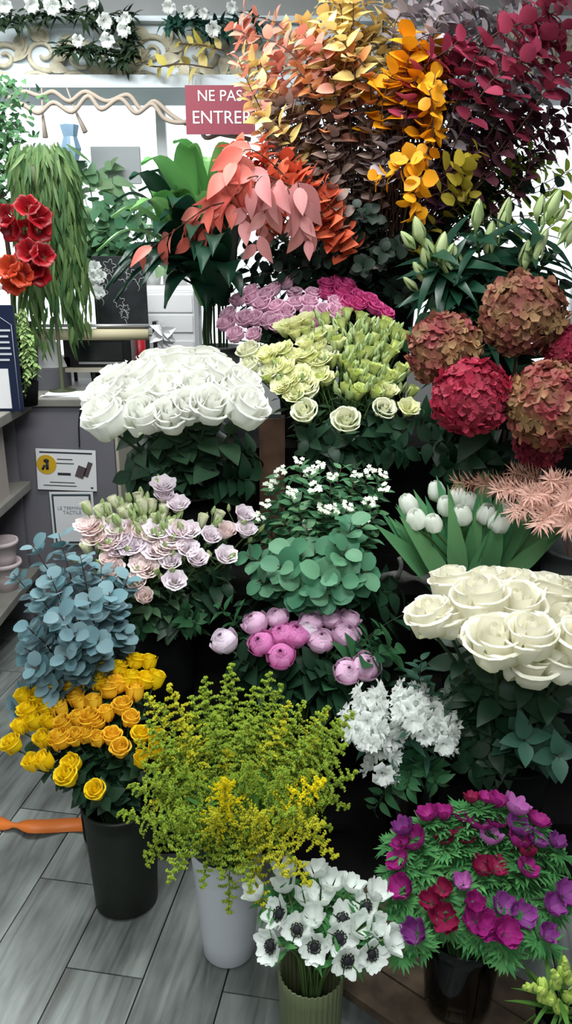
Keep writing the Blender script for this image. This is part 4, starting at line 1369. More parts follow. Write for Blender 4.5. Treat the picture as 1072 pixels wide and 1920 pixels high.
# coral pointed leaves
COR = M('coral_leaf', 'e88a7c', 'd4685a', .45, .3, .2, objvar=.1, islvar=.12)
COR2 = M('pink_leaf', 'dc9c9a', 'c47f80', .45, .3, .2, objvar=.1, islvar=.12)
its = []
for pts, c in ((((440, 320), (400, 370), (350, 430)), 0), (((450, 300), (420, 360), (400, 400)), 0), (((480, 330), (430, 380), (355, 460)), 0), (((520, 340), (500, 390), (480, 465)), 1), (((540, 350), (560, 400), (580, 455)), 1), (((500, 330), (470, 370), (455, 420)), 1),
               (((470, 280), (440, 330), (430, 390)), 0), (((560, 340), (570, 380), (570, 420)), 1), (((420, 380), (330, 430), (265, 480)), 0)):
    w_ = [P(x, y, 2.42 + .01 * i) for i, (x, y) in enumerate(pts)]
    b, m = v_top.foot(w_[0])
    path = catmull([b, m, m.lerp(w_[0], .6) + V((0, .03, .06))] + w_, 5)
    o = spray('coral_leaf_branch', 'foliage', 'coral leaf branches', path, .0028, STEM_BR, dict(n=9, t0=.58, t1=1, L=.1, W=.052, mat=COR2 if c else COR, shape='ovate', pairs=False, droop=.25, sp=.8, tilt=.6, fold=.2, nv=8, half=2, face=.8))
    its.append((o, pts[-1][0], pts[-1][1], 'branch of drooping pink pointed leaves' if c else 'branch of drooping coral pointed leaves'))
relabel(its, 1)

# ================================================================== THE COUNTER SIDE AND THE WINDOW
GREYP = M('counter_grey', '77757c', rough=.6, noise=('716f77', 5))
GREYD = M('counter_top_grey', '8e8b84', rough=.5, noise=('827f79', 12))
BEIGE = M('beige_board', 'c3bcab', rough=.6)
BLACKP = M('black_plastic', '131315', rough=.35, spec=.5)
WHT = M('white_card', 'e9e9ea', rough=.6)
PAPER = M('white_paper', 'f0f0f2', rough=.7)
INK = M('dark_ink', '33333a', rough=.8)


def boxpart(name, c, s, mat, parent=None, rot=None, bevel=0.):
    mb = MB()
    mb.box((0, 0, 0), s, rot)
    o = obj(name, mb.mesh(name, mat, False), parent, c)
    if bevel:
        m = o.modifiers.new('bevel', 'BEVEL'); m.width = bevel; m.segments = 2
    return o


def two(px0, py0, px1, py1, Y):
    """x extents and z extents of a photo rectangle at distance Y"""
    a, b = P(px0, py0, Y), P(px1, py1, Y)
    zc = (a.z + b.z) / 2
    return X(px0, Y, zc), X(px1, Y, zc), b.z, a.z


CYF = 3.15
cx0, cx1 = -1.62, X(217, CYF, .7)
ctop = P(150, 748, CYF).z
sc_ = tag(empty('shop_counter', ((cx0 + cx1) / 2, 3.43, 0)), 'grey shop counter with notices on its front', 'counter')
bx = (cx0 + cx1) / 2
boxpart('body', (0, 0, (ctop - .03) / 2), (cx1 - cx0 - .01, .55, ctop - .03), GREYP, sc_)
boxpart('end_panel', ((cx1 - cx0) / 2 + .002, .01, (ctop - .03) / 2), (.012, .53, ctop - .03), BEIGE, sc_)
boxpart('countertop', (.005, 0, ctop - .015), (cx1 - cx0 + .03, .58, .03), GREYD, sc_, bevel=.003)
# the side unit that comes forward on the left, open towards the shop
su = tag(empty('shelf_unit', (-1.32, 2.72, 0)), 'grey open shelf unit at the left edge before the counter', 'shelf')
stp = P(40, 757, 3.05).z
boxpart('top_board', (0, 0, stp - .02), (.60, .84, .04), GREYD, su, bevel=.004)
boxpart('shelf_board', (0, .04, .60), (.54, .74, .035), GREYD, su, bevel=.003)
boxpart('shelf_board', (0, .04, .22), (.54, .74, .035), GREYD, su, bevel=.003)
boxpart('back_panel', (-.28, .04, stp / 2 - .02), (.02, .78, stp - .04), GREYP, su)
for dy in (-.36, .40):
    boxpart('side_panel', (-.02, dy, stp / 2 - .02), (.5, .02, stp - .04), GREYP, su)
bxo = tag(boxpart('storage_box', (-1.25, 2.78, .6175 + .135), (.36, .3, .27), M('box_taupe', 'b3a8a2', rough=.7)), 'pale taupe box on the upper shelf of the side unit', 'box')
# two pots on the low shelf
PINKC = M('pot_pink', 'd9c9cb', rough=.45)
pp = P(14, 1075, 2.9)
zb = .2375
for k, lab in enumerate(('lower pale pink pot on the low shelf at the left edge', 'upper pale pink pot stacked inside the lower one')):
    mb = MB()
    r = .062 - .004 * k
    mb.lathe([(.001, 0), (r * .75, 0), (r * .86, .05), (r * .98, .1), (r * 1.08, .1), (r * 1.12, .108), (r * 1.08, .118), (r * .96, .116), (r * .84, .05), (r * .7, .012), (.001, .012)], 32)
    o = tag(obj('flower_pot', mb.mesh('flower_pot', PINKC), None, (pp.x - .01, 2.9, zb + .075 * k + (.014 if k else 0))), lab, 'pot', 'pale pink pots')

# notices on the counter front
n1 = P(124, 882, CYF - .012)
w1, h1 = S(111, CYF, n1.z), S(79, CYF, n1.z)
nt_ = tag(empty('notice', (n1.x, CYF - .006, n1.z)), 'white paper notice with yellow round picture, on grey counter', 'notice')
nt_.rotation_euler = (0, math.radians(2.2), 0)
boxpart('sheet', (0, 0, 0), (w1, .002, h1), PAPER, nt_)
YELI = M('notice_yellow', 'd9ae2c', rough=.7)
mb = MB(); mb.lathe([(.001, 0), (.041, 0), (.041, .0012), (.001, .0012)], 24)
o = obj('round_picture', mb.mesh('round_picture', YELI, False), nt_, (-w1 * .33, -.0015, h1 * .12)); o.rotation_euler = (PI / 2, 0, 0)
mb = MB()
mb.blob((0, 0, .016), .012, 8, 5, (1, .12, .7)); mb.box((.003, 0, -.006), (.012, .001, .03)); mb.box((-.012, 0, -.012), (.01, .001, .022), Matrix.Rotation(.5, 3, 'Y'))
obj('figure', mb.mesh('figure', INK), nt_, (-w1 * .33, -.0034, h1 * .12))
mb = MB()
mb.box((0, 0, 0), (.036, .001, .05), Matrix.Rotation(.35, 3, 'Y')); mb.box((.03, 0, .012), (.02, .001, .065), Matrix.Rotation(.35, 3, 'Y'))
obj('parcel_picture', mb.mesh('parcel_picture', M('notice_brown', '5d5254', rough=.8), False), nt_, (w1 * .24, -.0018, -h1 * .04))
mb = MB()
for (lx, lz, lw, lh) in ((0, .42, .88, .035), (-.02, .26, .26, .02), (-.02, .16, .3, .02), (-.04, -.1, .22, .06), (-.08, -.31, .42, .018), (-.12, -.39, .56, .018), (.42, -.42, .04, .04)):
    mb.box((lx * w1, -.0016, lz * h1), (lw * w1, .001, lh * h1))
obj('print_lines', mb.mesh('print_lines', INK, False), nt_)
n2 = P(137, 973, CYF - .012)
w2, h2 = S(72, CYF, n2.z), S(96, CYF, n2.z)
nf = tag(empty('framed_notice', (n2.x, CYF - .009, n2.z)), 'white notice in a dark frame below the other, on grey counter', 'notice')
boxpart('mount', (0, .002, 0), (w2 * 1.12, .006, h2 * 1.08), WHT, nf)
boxpart('frame', (0, -.002, 0), (w2, .006, h2), M('notice_frame', '3c4a52', rough=.5), nf)
boxpart('sheet', (0, -.006, 0), (w2 * .9, .003, h2 * .92), PAPER, nf)


def text(s, parent, loc, size, mat, rz=0., align_='LEFT', name='lettering', ext=.0006):
    c = bpy.data.curves.new(name, 'FONT')
    c.body = s
    c.size = size
    c.extrude = ext
    c.align_x = align_
    c.materials.append(mat)
    tmp = bpy.data.objects.new(name, c)
    COL.objects.link(tmp)
    me = bpy.data.meshes.new_from_object(tmp.evaluated_get(bpy.context.evaluated_depsgraph_get()))
    bpy.data.objects.remove(tmp)
    bpy.data.curves.remove(c)
    if not me.materials:
        me.materials.append(mat)
    o = obj(name, me, parent, loc)
    o.rotation_euler = (PI / 2, 0, rz)
    return o


text('LE TERMINAL\nTACTILE', nf, (0, -.0083, h2 * .2), .02, M('notice_ink', '8d9aa4', rough=.8), align_='CENTER')
mb = MB()
pts = [P(80, 733, 3.22), P(110, 728, 3.24), P(150, 730, 3.22), P(156, 740, 3.17)]
pts = [V((p.x, p.y, ctop + .006)) for p in pts] + [V((X(153, CYF - .02, ctop), CYF - .012, ctop - .004)), V((X(151, CYF, .8), CYF - .007, .86)), V((X(150, CYF, .75), CYF - .007, P(150, 838, CYF).z))]
mb.tube(catmull(pts, 5), .0028, 5)
tag(obj('cord', mb.mesh('cord', BLACKP)), 'thin black cord looping over the counter edge above the notices', 'cord')
for k in range(3):
    o = boxpart('paper_sheet', (X(120, 3.24, ctop) + .008 * k, 3.24, ctop + .0015 + .003 * k), (.17, .1, .0026), PAPER, None, Matrix.Rotation(.06 * (k - 1), 3, 'Z'))
    tag(o, ('lowest', 'middle', 'top')[k] + ' sheet of the papers lying at the counter edge', 'paper', 'papers on the counter')
# things on the counter
a, b, c, d = two(108, 690, 240, 716, 3.5)
o = tag(empty('till_stand', ((a + b) / 2, 3.55, ctop)), 'beige board on short black legs under the black till', 'stand')
boxpart('board', (0, 0, d - ctop), (b - a, .24, .018), BEIGE, o)
for sx in (-.36, .05, .42):
    for sy in (-.09, .09):
        boxpart('leg', (sx * (b - a), sy, (d - ctop) / 2 - .005), (.014, .014, d - ctop - .01), BLACKP, o)
a, b, c, e = two(125, 632, 250, 690, 3.5)
t = tag(empty('till', ((a + b) / 2, 3.55, d + .009)), 'glossy black till under the wrapping paper roll', 'till')
hh_ = e - d - .009
boxpart('casing', (0, 0, hh_ / 2), (b - a, .2, hh_), BLACKP, t, bevel=.004)
boxpart('screen', (.01, -.102, hh_ * .55), ((b - a) * .68, .006, hh_ * .62), M('till_screen', '26282b', rough=.12, spec=.6), t)
boxpart('trim_strip', (.015, -.104, hh_ * .16), ((b - a) * .66, .006, .009), M('metal_pale', 'c9c9cc', rough=.3, metal=.6), t)
boxpart('foot_block', (-(b - a) * .5, -.02, .022), (.05, .16, .044), BLACKP, t)
# wrapping paper roll on its rail
yr = 3.38
zr = P(190, 625, yr).z
xa, xb = X(62, yr, zr), X(292, yr, zr)
wr = tag(empty('paper_roll_holder', ((xa + xb) / 2, yr, ctop)), 'long cream wrapping paper roll on a holder above the till', 'paper roll')
mx_ = (xa + xb) / 2


def cyl_x(name, x0_, x1_, y, z, r, mat, n=24):
    m_ = MB(); m_.tube([(x0_ - mx_, y - yr, z - ctop), (x1_ - mx_, y - yr, z - ctop)], r, n)
    return obj(name, m_.mesh(name, mat), wr)


cyl_x('roll', xa, xb - .03, yr, zr - .004, .024, M('kraft_cream', 'd8cfae', 'c9bf9c', .55))
cyl_x('rail', xa, xb, yr - .01, zr + .032, .007, M('metal_pale', 'c9c9cc'))
cyl_x('axle', xb - .03, xb + .03, yr, zr - .004, .008, M('metal_pale', 'c9c9cc'))
for xx in (xa - .004, xb):
    boxpart('bracket', (xx - mx_, 0, zr / 2 + .02 - ctop / 2), (.018, .05, zr - ctop + .06), BLACKP, wr)
mb = MB()
q0 = V((xb + .03 - mx_, -.02, zr - ctop - .02))
for k in range(9):
    an = k * .75
    leaf(mb, q0 + V((0, 0, .02)), (math.cos(an) * .7 + .25, -.4, math.sin(an) - .35), (math.sin(an), -.6, .3), .055, .05, 'ovate', .6, .6, 5, 2)
obj('crumpled_end', mb.mesh('crumpled_end', PAPER, False), wr)
a, b, c, e = two(248, 632, 272, 692, 3.62)
mb = MB(); mb.tube([(0, 0, 0), (0, 0, e - ctop)], (b - a) / 2, 20)
tag(obj('paper_roll', mb.mesh('paper_roll', M('red_paper', 'b3202c', rough=.4)), None, ((a + b) / 2, 3.64, ctop + .002)), 'red paper roll standing upright beside the black till', 'paper roll')
a, b, c, e = two(276, 560, 366, 700, 3.95)
cb = tag(empty('white_cabinet', ((a + b) / 2, 4.06, 0)), 'white cabinet behind the tall white roses', 'cabinet')
zt = P(320, 545, 3.95).z
boxpart('body', (0, 0, zt / 2), (b - a, .22, zt), WHT, cb, bevel=.004)
boxpart('drawer', (0, -.112, zt - .06), ((b - a) * .92, .012, .08), WHT, cb)
boxpart('drawer', (0, -.112, zt - .155), ((b - a) * .92, .012, .08), WHT, cb)
boxpart('door', (0, -.112, (zt - .22) / 2), ((b - a) * .92, .012, zt - .26), WHT, cb)
# white paper bag
mb = MB()
q = P(84, 660, 3.42)
rows = []
for i in range(7):
    v = i / 6
    ww = lerp(.085, .03, v)
    rows.append([V((ww * math.cos(2 * PI * k / 12) * (1 + .1 * math.sin(5 * k)), .05 * (1 - .6 * v) * math.sin(2 * PI * k / 12), .15 * v)) for k in range(12)])
mb.grid(rows, True)
tag(obj('paper_bag', mb.mesh('paper_bag', PAPER, False), None, (q.x, 3.44, ctop + .09)), 'crumpled white paper bag left of the till', 'bag')
for k, (px_, lab) in enumerate(((84, 'grey carton under the white paper bag'),)):
    o = boxpart('carton', (X(88, 3.44, ctop + .04), 3.44, ctop + .045), (.17, .16, .088), M('carton_grey', '6a6970', rough=.6))
    tag(o, lab, 'box')
# chalkboard
a, b, c, e = two(172, 480, 272, 606, 3.66)
kb = tag(empty('chalkboard', ((a + b) / 2, 3.7, ctop)), 'black chalkboard with white flower drawings behind the till', 'chalkboard')
CBK = M('chalkboard_black', '191b1d', rough=.7, noise=('2a2d30', 14))
boxpart('board', (0, 0, (e - ctop) / 2), (b - a, .016, e - ctop), CBK, kb, bevel=.003)
mb = MB()
r_ = random.Random(5)
for k in range(9):
    cx_, cz_ = r_.uniform(-.38, .38) * (b - a), lerp(c, e, r_.uniform(.12, .92)) - ctop
    R0 = r_.uniform(.018, .035)
    pt = []
    for q in range(26):
        an = q * 2 * PI / 25
        rr = R0 * (.75 + .25 * math.cos(5 * an + k))
        pt.append(V((cx_ + rr * math.cos(an), -.0095, cz_ + rr * math.sin(an))))
    mb.tube(pt, .0013, 4)
    mb.tube([V((cx_ + .01 * math.sin(q), -.0095, cz_ - R0 - .012 * q)) for q in range(4)], .0012, 4)
obj('chalk_drawing', mb.mesh('chalk_drawing', M('chalk', 'b9bcbc', rough=.9)), kb)

# navy sign, amaryllis, hanging plants at the left edge
a, b, c, e = two(-40, 572, 33, 736, 2.9)
ns = tag(empty('navy_sign', ((a + b) / 2, 2.9, stp)), 'navy board with small white text and a white card at the left edge', 'sign')
boxpart('board', (0, 0, (e - stp) / 2), (b - a, .014, e - stp), M('navy', '15213f', rough=.5), ns)
boxpart('card', (-.02, -.009, (e - stp) * .22), ((b - a) * .72, .004, (e - stp) * .38), PAPER, ns)
mb = MB()
for k in range(6):
    mb.box(((b - a) * .12 - .006 * (k % 2), -.008, (e - stp) * (.77 - .055 * k)), ((b - a) * (.52 - .05 * (k % 3)), .001, .007))
obj('print_lines', mb.mesh('print_lines', M('sign_white', 'cfd3da', rough=.7), False), ns)
mb = MB(); mb.tube([(0, -.008, (e - stp) * .93), ((b - a) * .42, -.008, (e - stp) * .82), ((b - a) * .42, -.008, (e - stp) * .02)], .001, 4)
obj('outline', mb.mesh('outline', M('sign_white', 'cfd3da')), ns)
v_am = Vase(30, 3.06, stp, .25, .05, .055)
v_am.build('flower_vase', 'slim dark vase of red amaryllis behind the navy sign', BUCK, 'vase')
AMR = M('amaryllis_red', '9c0f1a', '7c0b16', .4, .3, .2)
AMO = M('amaryllis_orange', 'c2421e', '9c2a18', .4, .3, .2)


def ama(mat):
    mb_ = MB()
    for k in range(2):
        petalset(mb_, 3, [(.003, 0), (.018, .03), (.034, .055), (.052, .07), (.058, .066)], .85, k * PI / 3, .08, nu=5, nv=6, tip=.2, ov=.003, point=.35, ruf=.004)
    for k in range(5):
        mb_.tube([(0, 0, .02), (.006 * math.cos(k * 1.25), .006 * math.sin(k * 1.25), .065)], .0011, 4)
    return mb_.mesh('amaryllis_bloom', mat)


arm, aom = ama(AMR), ama(AMO)
for head, blooms, me, lab in ((P(45, 415, 3.04), ((10, 405), (50, 385), (75, 405), (45, 435), (75, 432), (20, 430)), arm, 'tallest dark red amaryllis stem at the left edge'), (P(62, 490, 2.98), ((50, 470), (80, 478), (62, 500), (72, 515)), arm, 'lower bright red amaryllis stem below the tallest'),
                              (P(26, 515, 2.95), ((15, 500), (40, 515), (25, 530)), aom, 'lowest orange red amaryllis stem above the navy sign')):
    bb, mm = v_am.foot(head)
    path = up_to(bb, mm, head, .1)
    rt = tag(empty('amaryllis', bb), lab, 'flower')
    obj('stem', stem_mesh(path, bb, .008, STEM), rt)
    for x, y in blooms:
        tp = P(x, y, head.y - .03)
        ax = (tp - head + V((0, -.08, .02))).normalized()
        obj('bloom', me, rt, tp - ax * .05 - bb, align(ax), .78)

HANG = M('hanging_leaf', '769258', '2f5430', .5, .3, .2, islvar=.25)
ped = tag(empty('hanging_plant', (X(108, 3.3, 1.2), 3.3, ctop)), 'tall plant with long drooping narrow green leaves beside the red amaryllis', 'plant')
topz = P(100, 300, 3.3).z
mb = MB(); mb.lathe([(.001, 0), (.06, 0), (.055, .012), (.008, .02), (.008, topz - ctop - .16), (.001, topz - ctop - .16)], 16)
obj('pedestal', mb.mesh('pedestal', M('pedestal_brown', '3f4630', rough=.6)), ped)
mb = MB(); mb.lathe([(.001, 0), (.06, 0), (.085, .13), (.078, .13), (.055, .015), (.001, .015)], 24)
obj('pot', mb.mesh('pot', M('pot_terracotta', '4d5238', rough=.7)), ped, (0, 0, topz - ctop - .16))
mb = MB()
r_ = random.Random(8)
for k in range(230):
    an = r_.uniform(0, 2 * PI)
    rr = r_.uniform(.05, .135)
    x_, y_ = rr * math.cos(an) * 1.0, rr * math.sin(an) * .8
    ln = r_.uniform(.42, .74)
    z0_ = topz - ctop - .02 + .05 * r_.random()
    pth = catmull([V((x_ * .3, y_ * .3, z0_)), V((x_ * .75, y_ * .75, z0_ + .03)), V((x_ * 1.0, y_, z0_ - .12)), V((x_ * 1.1, y_ * 1.05, z0_ - ln))], 4)
    for q in range(8):
        p, d_ = sample(pth, lerp(.32, .98, (q + r_.random()) / 8))
        leaf(mb, p, (d_ + V((r_.uniform(-.3, .3), r_.uniform(-.3, .3), -.3))), V((r_.uniform(-1, 1), -1, .2)), r_.uniform(.07, .12), r_.uniform(.012, .018), 'lance', .3, .1, 4)
obj('foliage', mb.mesh('foliage', HANG), ped)
# ivy bush, top left
IVY = M('ivy_leaf', '5d8a5a', '2d5636', .5, .3, .2, islvar=.25)
iv = tag(empty('ivy_plant', (X(14, 3.42, 1.4), 3.42, ctop)), 'bushy small leaved green plant at the left edge above the amaryllis', 'plant')
zc_ = P(14, 280, 3.42).z - ctop
mb = MB(); mb.tube([(0, 0, 0), (.02, 0, zc_ * .5), (0, 0, zc_ + .1)], [.014, .011, .006], 8)
obj('stem', mb.mesh('stem', STEM_BR), iv)
mb = MB(); mb.lathe([(.001, 0), (.06, 0), (.075, .12), (.068, .12), (.05, .02), (.001, .02)], 24)
obj('pot', mb.mesh('pot', BUCK), iv)
mb = MB()
for k in range(1000):
    p = V((r_.gauss(0, .07), r_.gauss(0, .06), zc_ + r_.uniform(-.24, .26)))
    d_ = V((r_.uniform(-1, 1), r_.uniform(-1, .6), r_.uniform(-.8, .6)))
    leaf(mb, p, d_, V((r_.uniform(-.6, .6), -.8, .6)), r_.uniform(.022, .038), r_.uniform(.018, .03), 'heart', .2, .2, 4)
obj('foliage', mb.mesh('foliage', IVY), iv)
# pale trailing strands over the edge of the side unit
TRL = M('trailing_pale', 'b9cf8c', '93b56e', .6, .2, .25, islvar=.15)
tr = tag(empty('trailing_plant', (X(48, 3.0, stp), 3.02, stp)), 'pale green trailing plant hanging between navy sign and counter', 'plant')
mb = MB(); mb.lathe([(.001, 0), (.04, 0), (.05, .09), (.045, .09), (.035, .012), (.001, .012)], 20)
obj('pot', mb.mesh('pot', BUCK), tr)
mb, mb2 = MB(), MB()
for k in range(8):
    x_ = r_.uniform(-.045, .03)
    p3 = P(48 + r_.uniform(-8, 26), r_.uniform(690, 755), 2.92) - tr.location
    p2_ = P(45 + r_.uniform(-6, 18), r_.uniform(600, 650), 2.94) - tr.location
    pth = catmull([V((x_ * .3, 0, .08)), V((x_, -.02, r_.uniform(.22, .36))), p2_, p3], 6)
    mb2.tube(pth, .0012, 4)
    for q in range(44):
        p, d_ = sample(pth, lerp(.12, 1, q / 44))
        an = r_.uniform(0, 2 * PI)
        leaf(mb, p, V((math.cos(an), math.sin(an), -.4)), V((0, -.3, 1)), r_.uniform(.014, .026), r_.uniform(.01, .016), 'ovate', .2, .3, 3)
obj('strands', mb2.mesh('strands', STEM), tr)
obj('foliage', mb.mesh('foliage', TRL), tr)

# shelf in the window with plants
wsx0, wsx1, wsz = -2.15, -.35, 1.36
ws = tag(empty('window_shelf', ((wsx0 + wsx1) / 2, 4.12, wsz)), 'white shelf across the window behind the plants', 'shelf')
boxpart('board', (0, 0, -.01), (wsx1 - wsx0, .26, .02), WHT, ws)
for xx in (-.8, .8):
    boxpart('post', (xx, .06, -wsz / 2 - .01), (.03, .03, wsz - .02), WHT, ws)
PG = [M('plant_pale_%d' % i, a_, b_, .5, .3, .3, islvar=.2) for i, (a_, b_) in enumerate((('8fb58a', '5c8c62'), ('a9c79a', '74a078'), ('6f9c74', '3f6e50')))]
for k, (x, ytop, R0, lf, sh, mt, lab) in enumerate(((128, 390, .11, .07, 'ovate', 0, 'pale green potted plant in window just right of drooping plant'), (185, 300, .12, .10, 'heart', 1, 'broad leaved pale potted plant in the window, its leaves highest'), (230, 380, .13, .075, 'ovate', 2, 'mid green potted plant in the window before the grey monitor'),
                                                    (285, 370, .12, .08, 'lance', 0, 'narrow leaved potted plant in the window behind broad lily leaves'), (215, 450, .11, .05, 'ovate', 2, 'small leaved potted plant in window above the chalkboard'), (160, 440, .10, .06, 'heart', 1, 'pale potted plant in window above the chalkboard corner'), (335, 330, .11, .07, 'ovate', 1, 'pale potted plant at the right end of the window shelf'))):
    yy = 4.06 + .07 * (k % 2)
    g = tag(empty('potted_plant', (X(x, yy, 1.5), yy, wsz)), lab, 'plant', 'plants in the window')
    mb = MB(); mb.lathe([(.001, 0), (.035, 0), (.046, .08), (.041, .08), (.03, .01), (.001, .01)], 20)
    obj('pot', mb.mesh('pot', WHT), g)
    zt_ = P(x, ytop, yy).z - wsz
    mb, ms = MB(), MB()
    for q in range(80):
        p = V((r_.gauss(0, R0 * .5), r_.gauss(0, R0 * .35), r_.uniform(.06, max(zt_, .16))))
        if q < 12:
            ms.tube(catmull([V((0, 0, .03)), V((p.x * .3, p.y * .3, p.z * .6)), p], 3), .0018, 4)
        leaf(mb, p, V((p.x * 6 + r_.uniform(-.6, .6), r_.uniform(-1, .5), r_.uniform(-.5, .9))), V((r_.uniform(-.5, .5), -.7, .7)), lf * r_.uniform(.7, 1.2), lf * (.8 if sh != 'lance' else .25), sh, .2, .3, 5)
    obj('stem', ms.mesh('stem', STEM), g)
    obj('foliage', mb.mesh('foliage', PG[mt]), g)
a, b, c, e = two(172, 275, 264, 345, 4.2)
mo = tag(empty('monitor', ((a + b) / 2, 4.2, wsz)), 'grey monitor standing in the window among the plants', 'monitor')
boxpart('screen', (0, 0, (c + e) / 2 - wsz), (b - a, .02, e - c), M('monitor_grey', 'b3b7ba', rough=.5), mo, bevel=.004)
boxpart('stand', (0, .012, (c - wsz) / 2 + .01), (.04, .02, c - wsz + .02), M('monitor_grey', '85898c'), mo)
boxpart('base', (0, 0, .006), (.16, .1, .012), M('monitor_grey', '85898c'), mo)
mb = MB()
mb.lathe([(.001, 0), (.03, 0), (.045, .05), (.03, .1), (.042, .15), (.038, .15), (.026, .1), (.04, .05), (.026, .006), (.001, .006)], 14, ripple=.06, nr=7)
zv = P(135, 300, 4.0).z
bs_ = tag(obj('glass_vase', mb.mesh('glass_vase', M('blue_glass', '9fc0dd', rough=.15, spec=.6), False), None, (X(135, 4.02, zv), 4.02, zv)), 'pale blue cut glass vase high in the window', 'vase')
o = tag(empty('wall_bracket_shelf', (bs_.location.x, 4.1, zv)), 'small glass shelf under the pale blue vase', 'shelf')
boxpart('board', (0, .01, -.006), (.14, .2, .01), glass_mat('shelf_glass', (.85, .93, .92, 1)), o)
boxpart('bracket', (0, .12, -.02), (.02, .14, .02), WHT, o)
# white orchid beside the chalkboard
ob_ = V((X(178, 3.5, ctop), 3.6, ctop))
orc = tag(empty('orchid', ob_), 'white orchid left of the chalkboard, behind the drooping plant', 'plant')
tp_ = P(182, 505, 3.56)
pth = catmull([V((0, 0, .01)), V((.01, 0, .2)), tp_ - ob_], 6)
mb = MB(); mb.tube(pth, .003, 5)
obj('stem', mb.mesh('stem', STEM_D), orc)
mb = MB(); mb.lathe([(.001, 0), (.035, 0), (.045, .08), (.04, .08), (.03, .012), (.001, .012)], 20)
obj('pot', mb.mesh('pot', BUCK), orc)
for x, y in ((178, 503), (190, 520), (170, 535), (185, 550), (176, 520)):
    obj('bloom', rnd.choice(sf), orc, P(x, y, 3.54) - ob_, align((rnd.uniform(-.5, .5), -1, .3)), 1.6)

# curly willow sticks and burgundy sign under the cornice
WIL = M('willow_bark', 'b8aa9c', 'a09184', .7)
for pts, lab in ((((15, 185), (45, 172), (75, 180), (100, 172), (130, 190), (160, 172), (200, 190), (240, 178), (265, 205), (290, 190), (320, 215), (350, 232), (385, 235), (410, 250), (450, 258)), 'upper curly willow stick hanging across the window'),
                 (((20, 200), (40, 195), (72, 212), (100, 192), (135, 210), (165, 180), (190, 205), (225, 185), (255, 212), (285, 195), (308, 222), (335, 230), (370, 228), (385, 258), (420, 250), (470, 262)), 'lower curly willow stick crossing the upper one')):
    w_ = catmull([P(x, y, 3.74 + (.012 if lab[0] == 'u' else -.012)) for x, y in pts], 6)
    mb = MB(); mb.tube(w_, .0095, 8)
    ws_ = tag(obj('willow_stick', mb.mesh('willow_stick', WIL)), lab, 'branch', 'curly willow sticks')
    for q in (8, len(w_) - 16):
        mb = MB(); mb.tube([w_[q], V((w_[q].x, w_[q].y + .03, cb_ + .002))], .001, 4)
        obj('hanging_wire', mb.mesh('hanging_wire', M('metal_pale', 'c9c9cc', rough=.3, metal=.6)), ws_)
for (x0_, y0_, x1_, y1_), lab in (((78, 165, 85, 258), 'short upright stick end hanging below the willow'), ((125, 165, 160, 248), 'short slanting stick end hanging below the willow')):
    mb = MB(); mb.tube([P(x0_, y0_, 3.76), P((x0_ + x1_) / 2 - 2, (y0_ + y1_) / 2, 3.76), P(x1_, y1_, 3.75)], [.003, .005, .012], 7)
    tag(obj('hanging_stick', mb.mesh('hanging_stick', WIL)), lab, 'branch')
a, b, c, e = two(348, 160, 478, 252, 3.66)
sg = tag(empty('entry_sign', ((a + b) / 2, 3.66, c)), 'burgundy sign with white capital letters under the cornice', 'sign')
boxpart('board', (0, 0, (e - c) / 2), (b - a, .008, e - c), M('sign_burgundy', '8a3a48', rough=.5), sg)
SW = M('sign_letter', 'eadfe2', rough=.6)
text('NE PAS', sg, (-(b - a) * .33, -.006, (e - c) * .68), S(19, 3.66, c) / .72, SW)
text('ENTRER', sg, (-(b - a) * .415, -.006, (e - c) * .22), S(22.5, 3.66, c) / .72, SW)
mb = MB()
for xx in (-.4, .4):
    mb.tube([(xx * (b - a), 0, e - c - .01), (xx * (b - a), .06, cb_ - c + .01)], .0015, 4)
obj('hanging_wire', mb.mesh('hanging_wire', M('metal_pale', 'c9c9cc')), sg)
# garland over the cornice
GD = M('garland_green', '34452f', '1f2f22', .6, .2, .1, islvar=.2)
GT = M('garland_teal', '2f5a4c', '1f4038', .6, .2, .1, islvar=.2)
for pts, mt, lab, nb in ((((-20, 52), (60, 30), (130, 22), (200, 40), (250, 30)), GD, 'dark green garland over the carved cornice at the left', 10), (((240, 55), (245, 85), (232, 105), (190, 100), (150, 92), (110, 88)), GD, 'dark green garland swag across the carved cornice', 3), (((310, 48), (360, 40), (400, 52), (450, 48), (480, 35)), GT, 'teal green garland over the cornice near the dyed bunch', 7)):
    w_ = catmull([P(x, y, 3.80) for x, y in pts], 5)
    g = tag(empty('garland', w_[0]), lab, 'garland')
    obj('stem', stem_mesh(w_, w_[0], .006, STEM_D), g)
    mb = MB()
    for q in range(int(len(w_) * 8)):
        p, d_ = sample(w_, r_.random() * .999)
        leaf(mb, p - w_[0] + V((r_.uniform(-.02, .02), r_.uniform(-.02, .02), r_.uniform(-.025, .025))), V((r_.uniform(-1, 1), r_.uniform(-1, .2), r_.uniform(-.9, .6))), V((0, -.6, .8)), r_.uniform(.04, .08), r_.uniform(.012, .024), 'lance', .3, .2, 4)
    obj('foliage', mb.mesh('foliage', mt), g)
    for q in range(nb):
        p, d_ = sample(w_, (q + .5) / nb)
        p = p + V((r_.uniform(-.03, .03), -.05, r_.uniform(-.02, .07)))
        obj('blossom', rnd.choice(sf), g, p - w_[0], align((r_.uniform(-.6, .6), -1, -.5)), r_.uniform(1.2, 1.9))
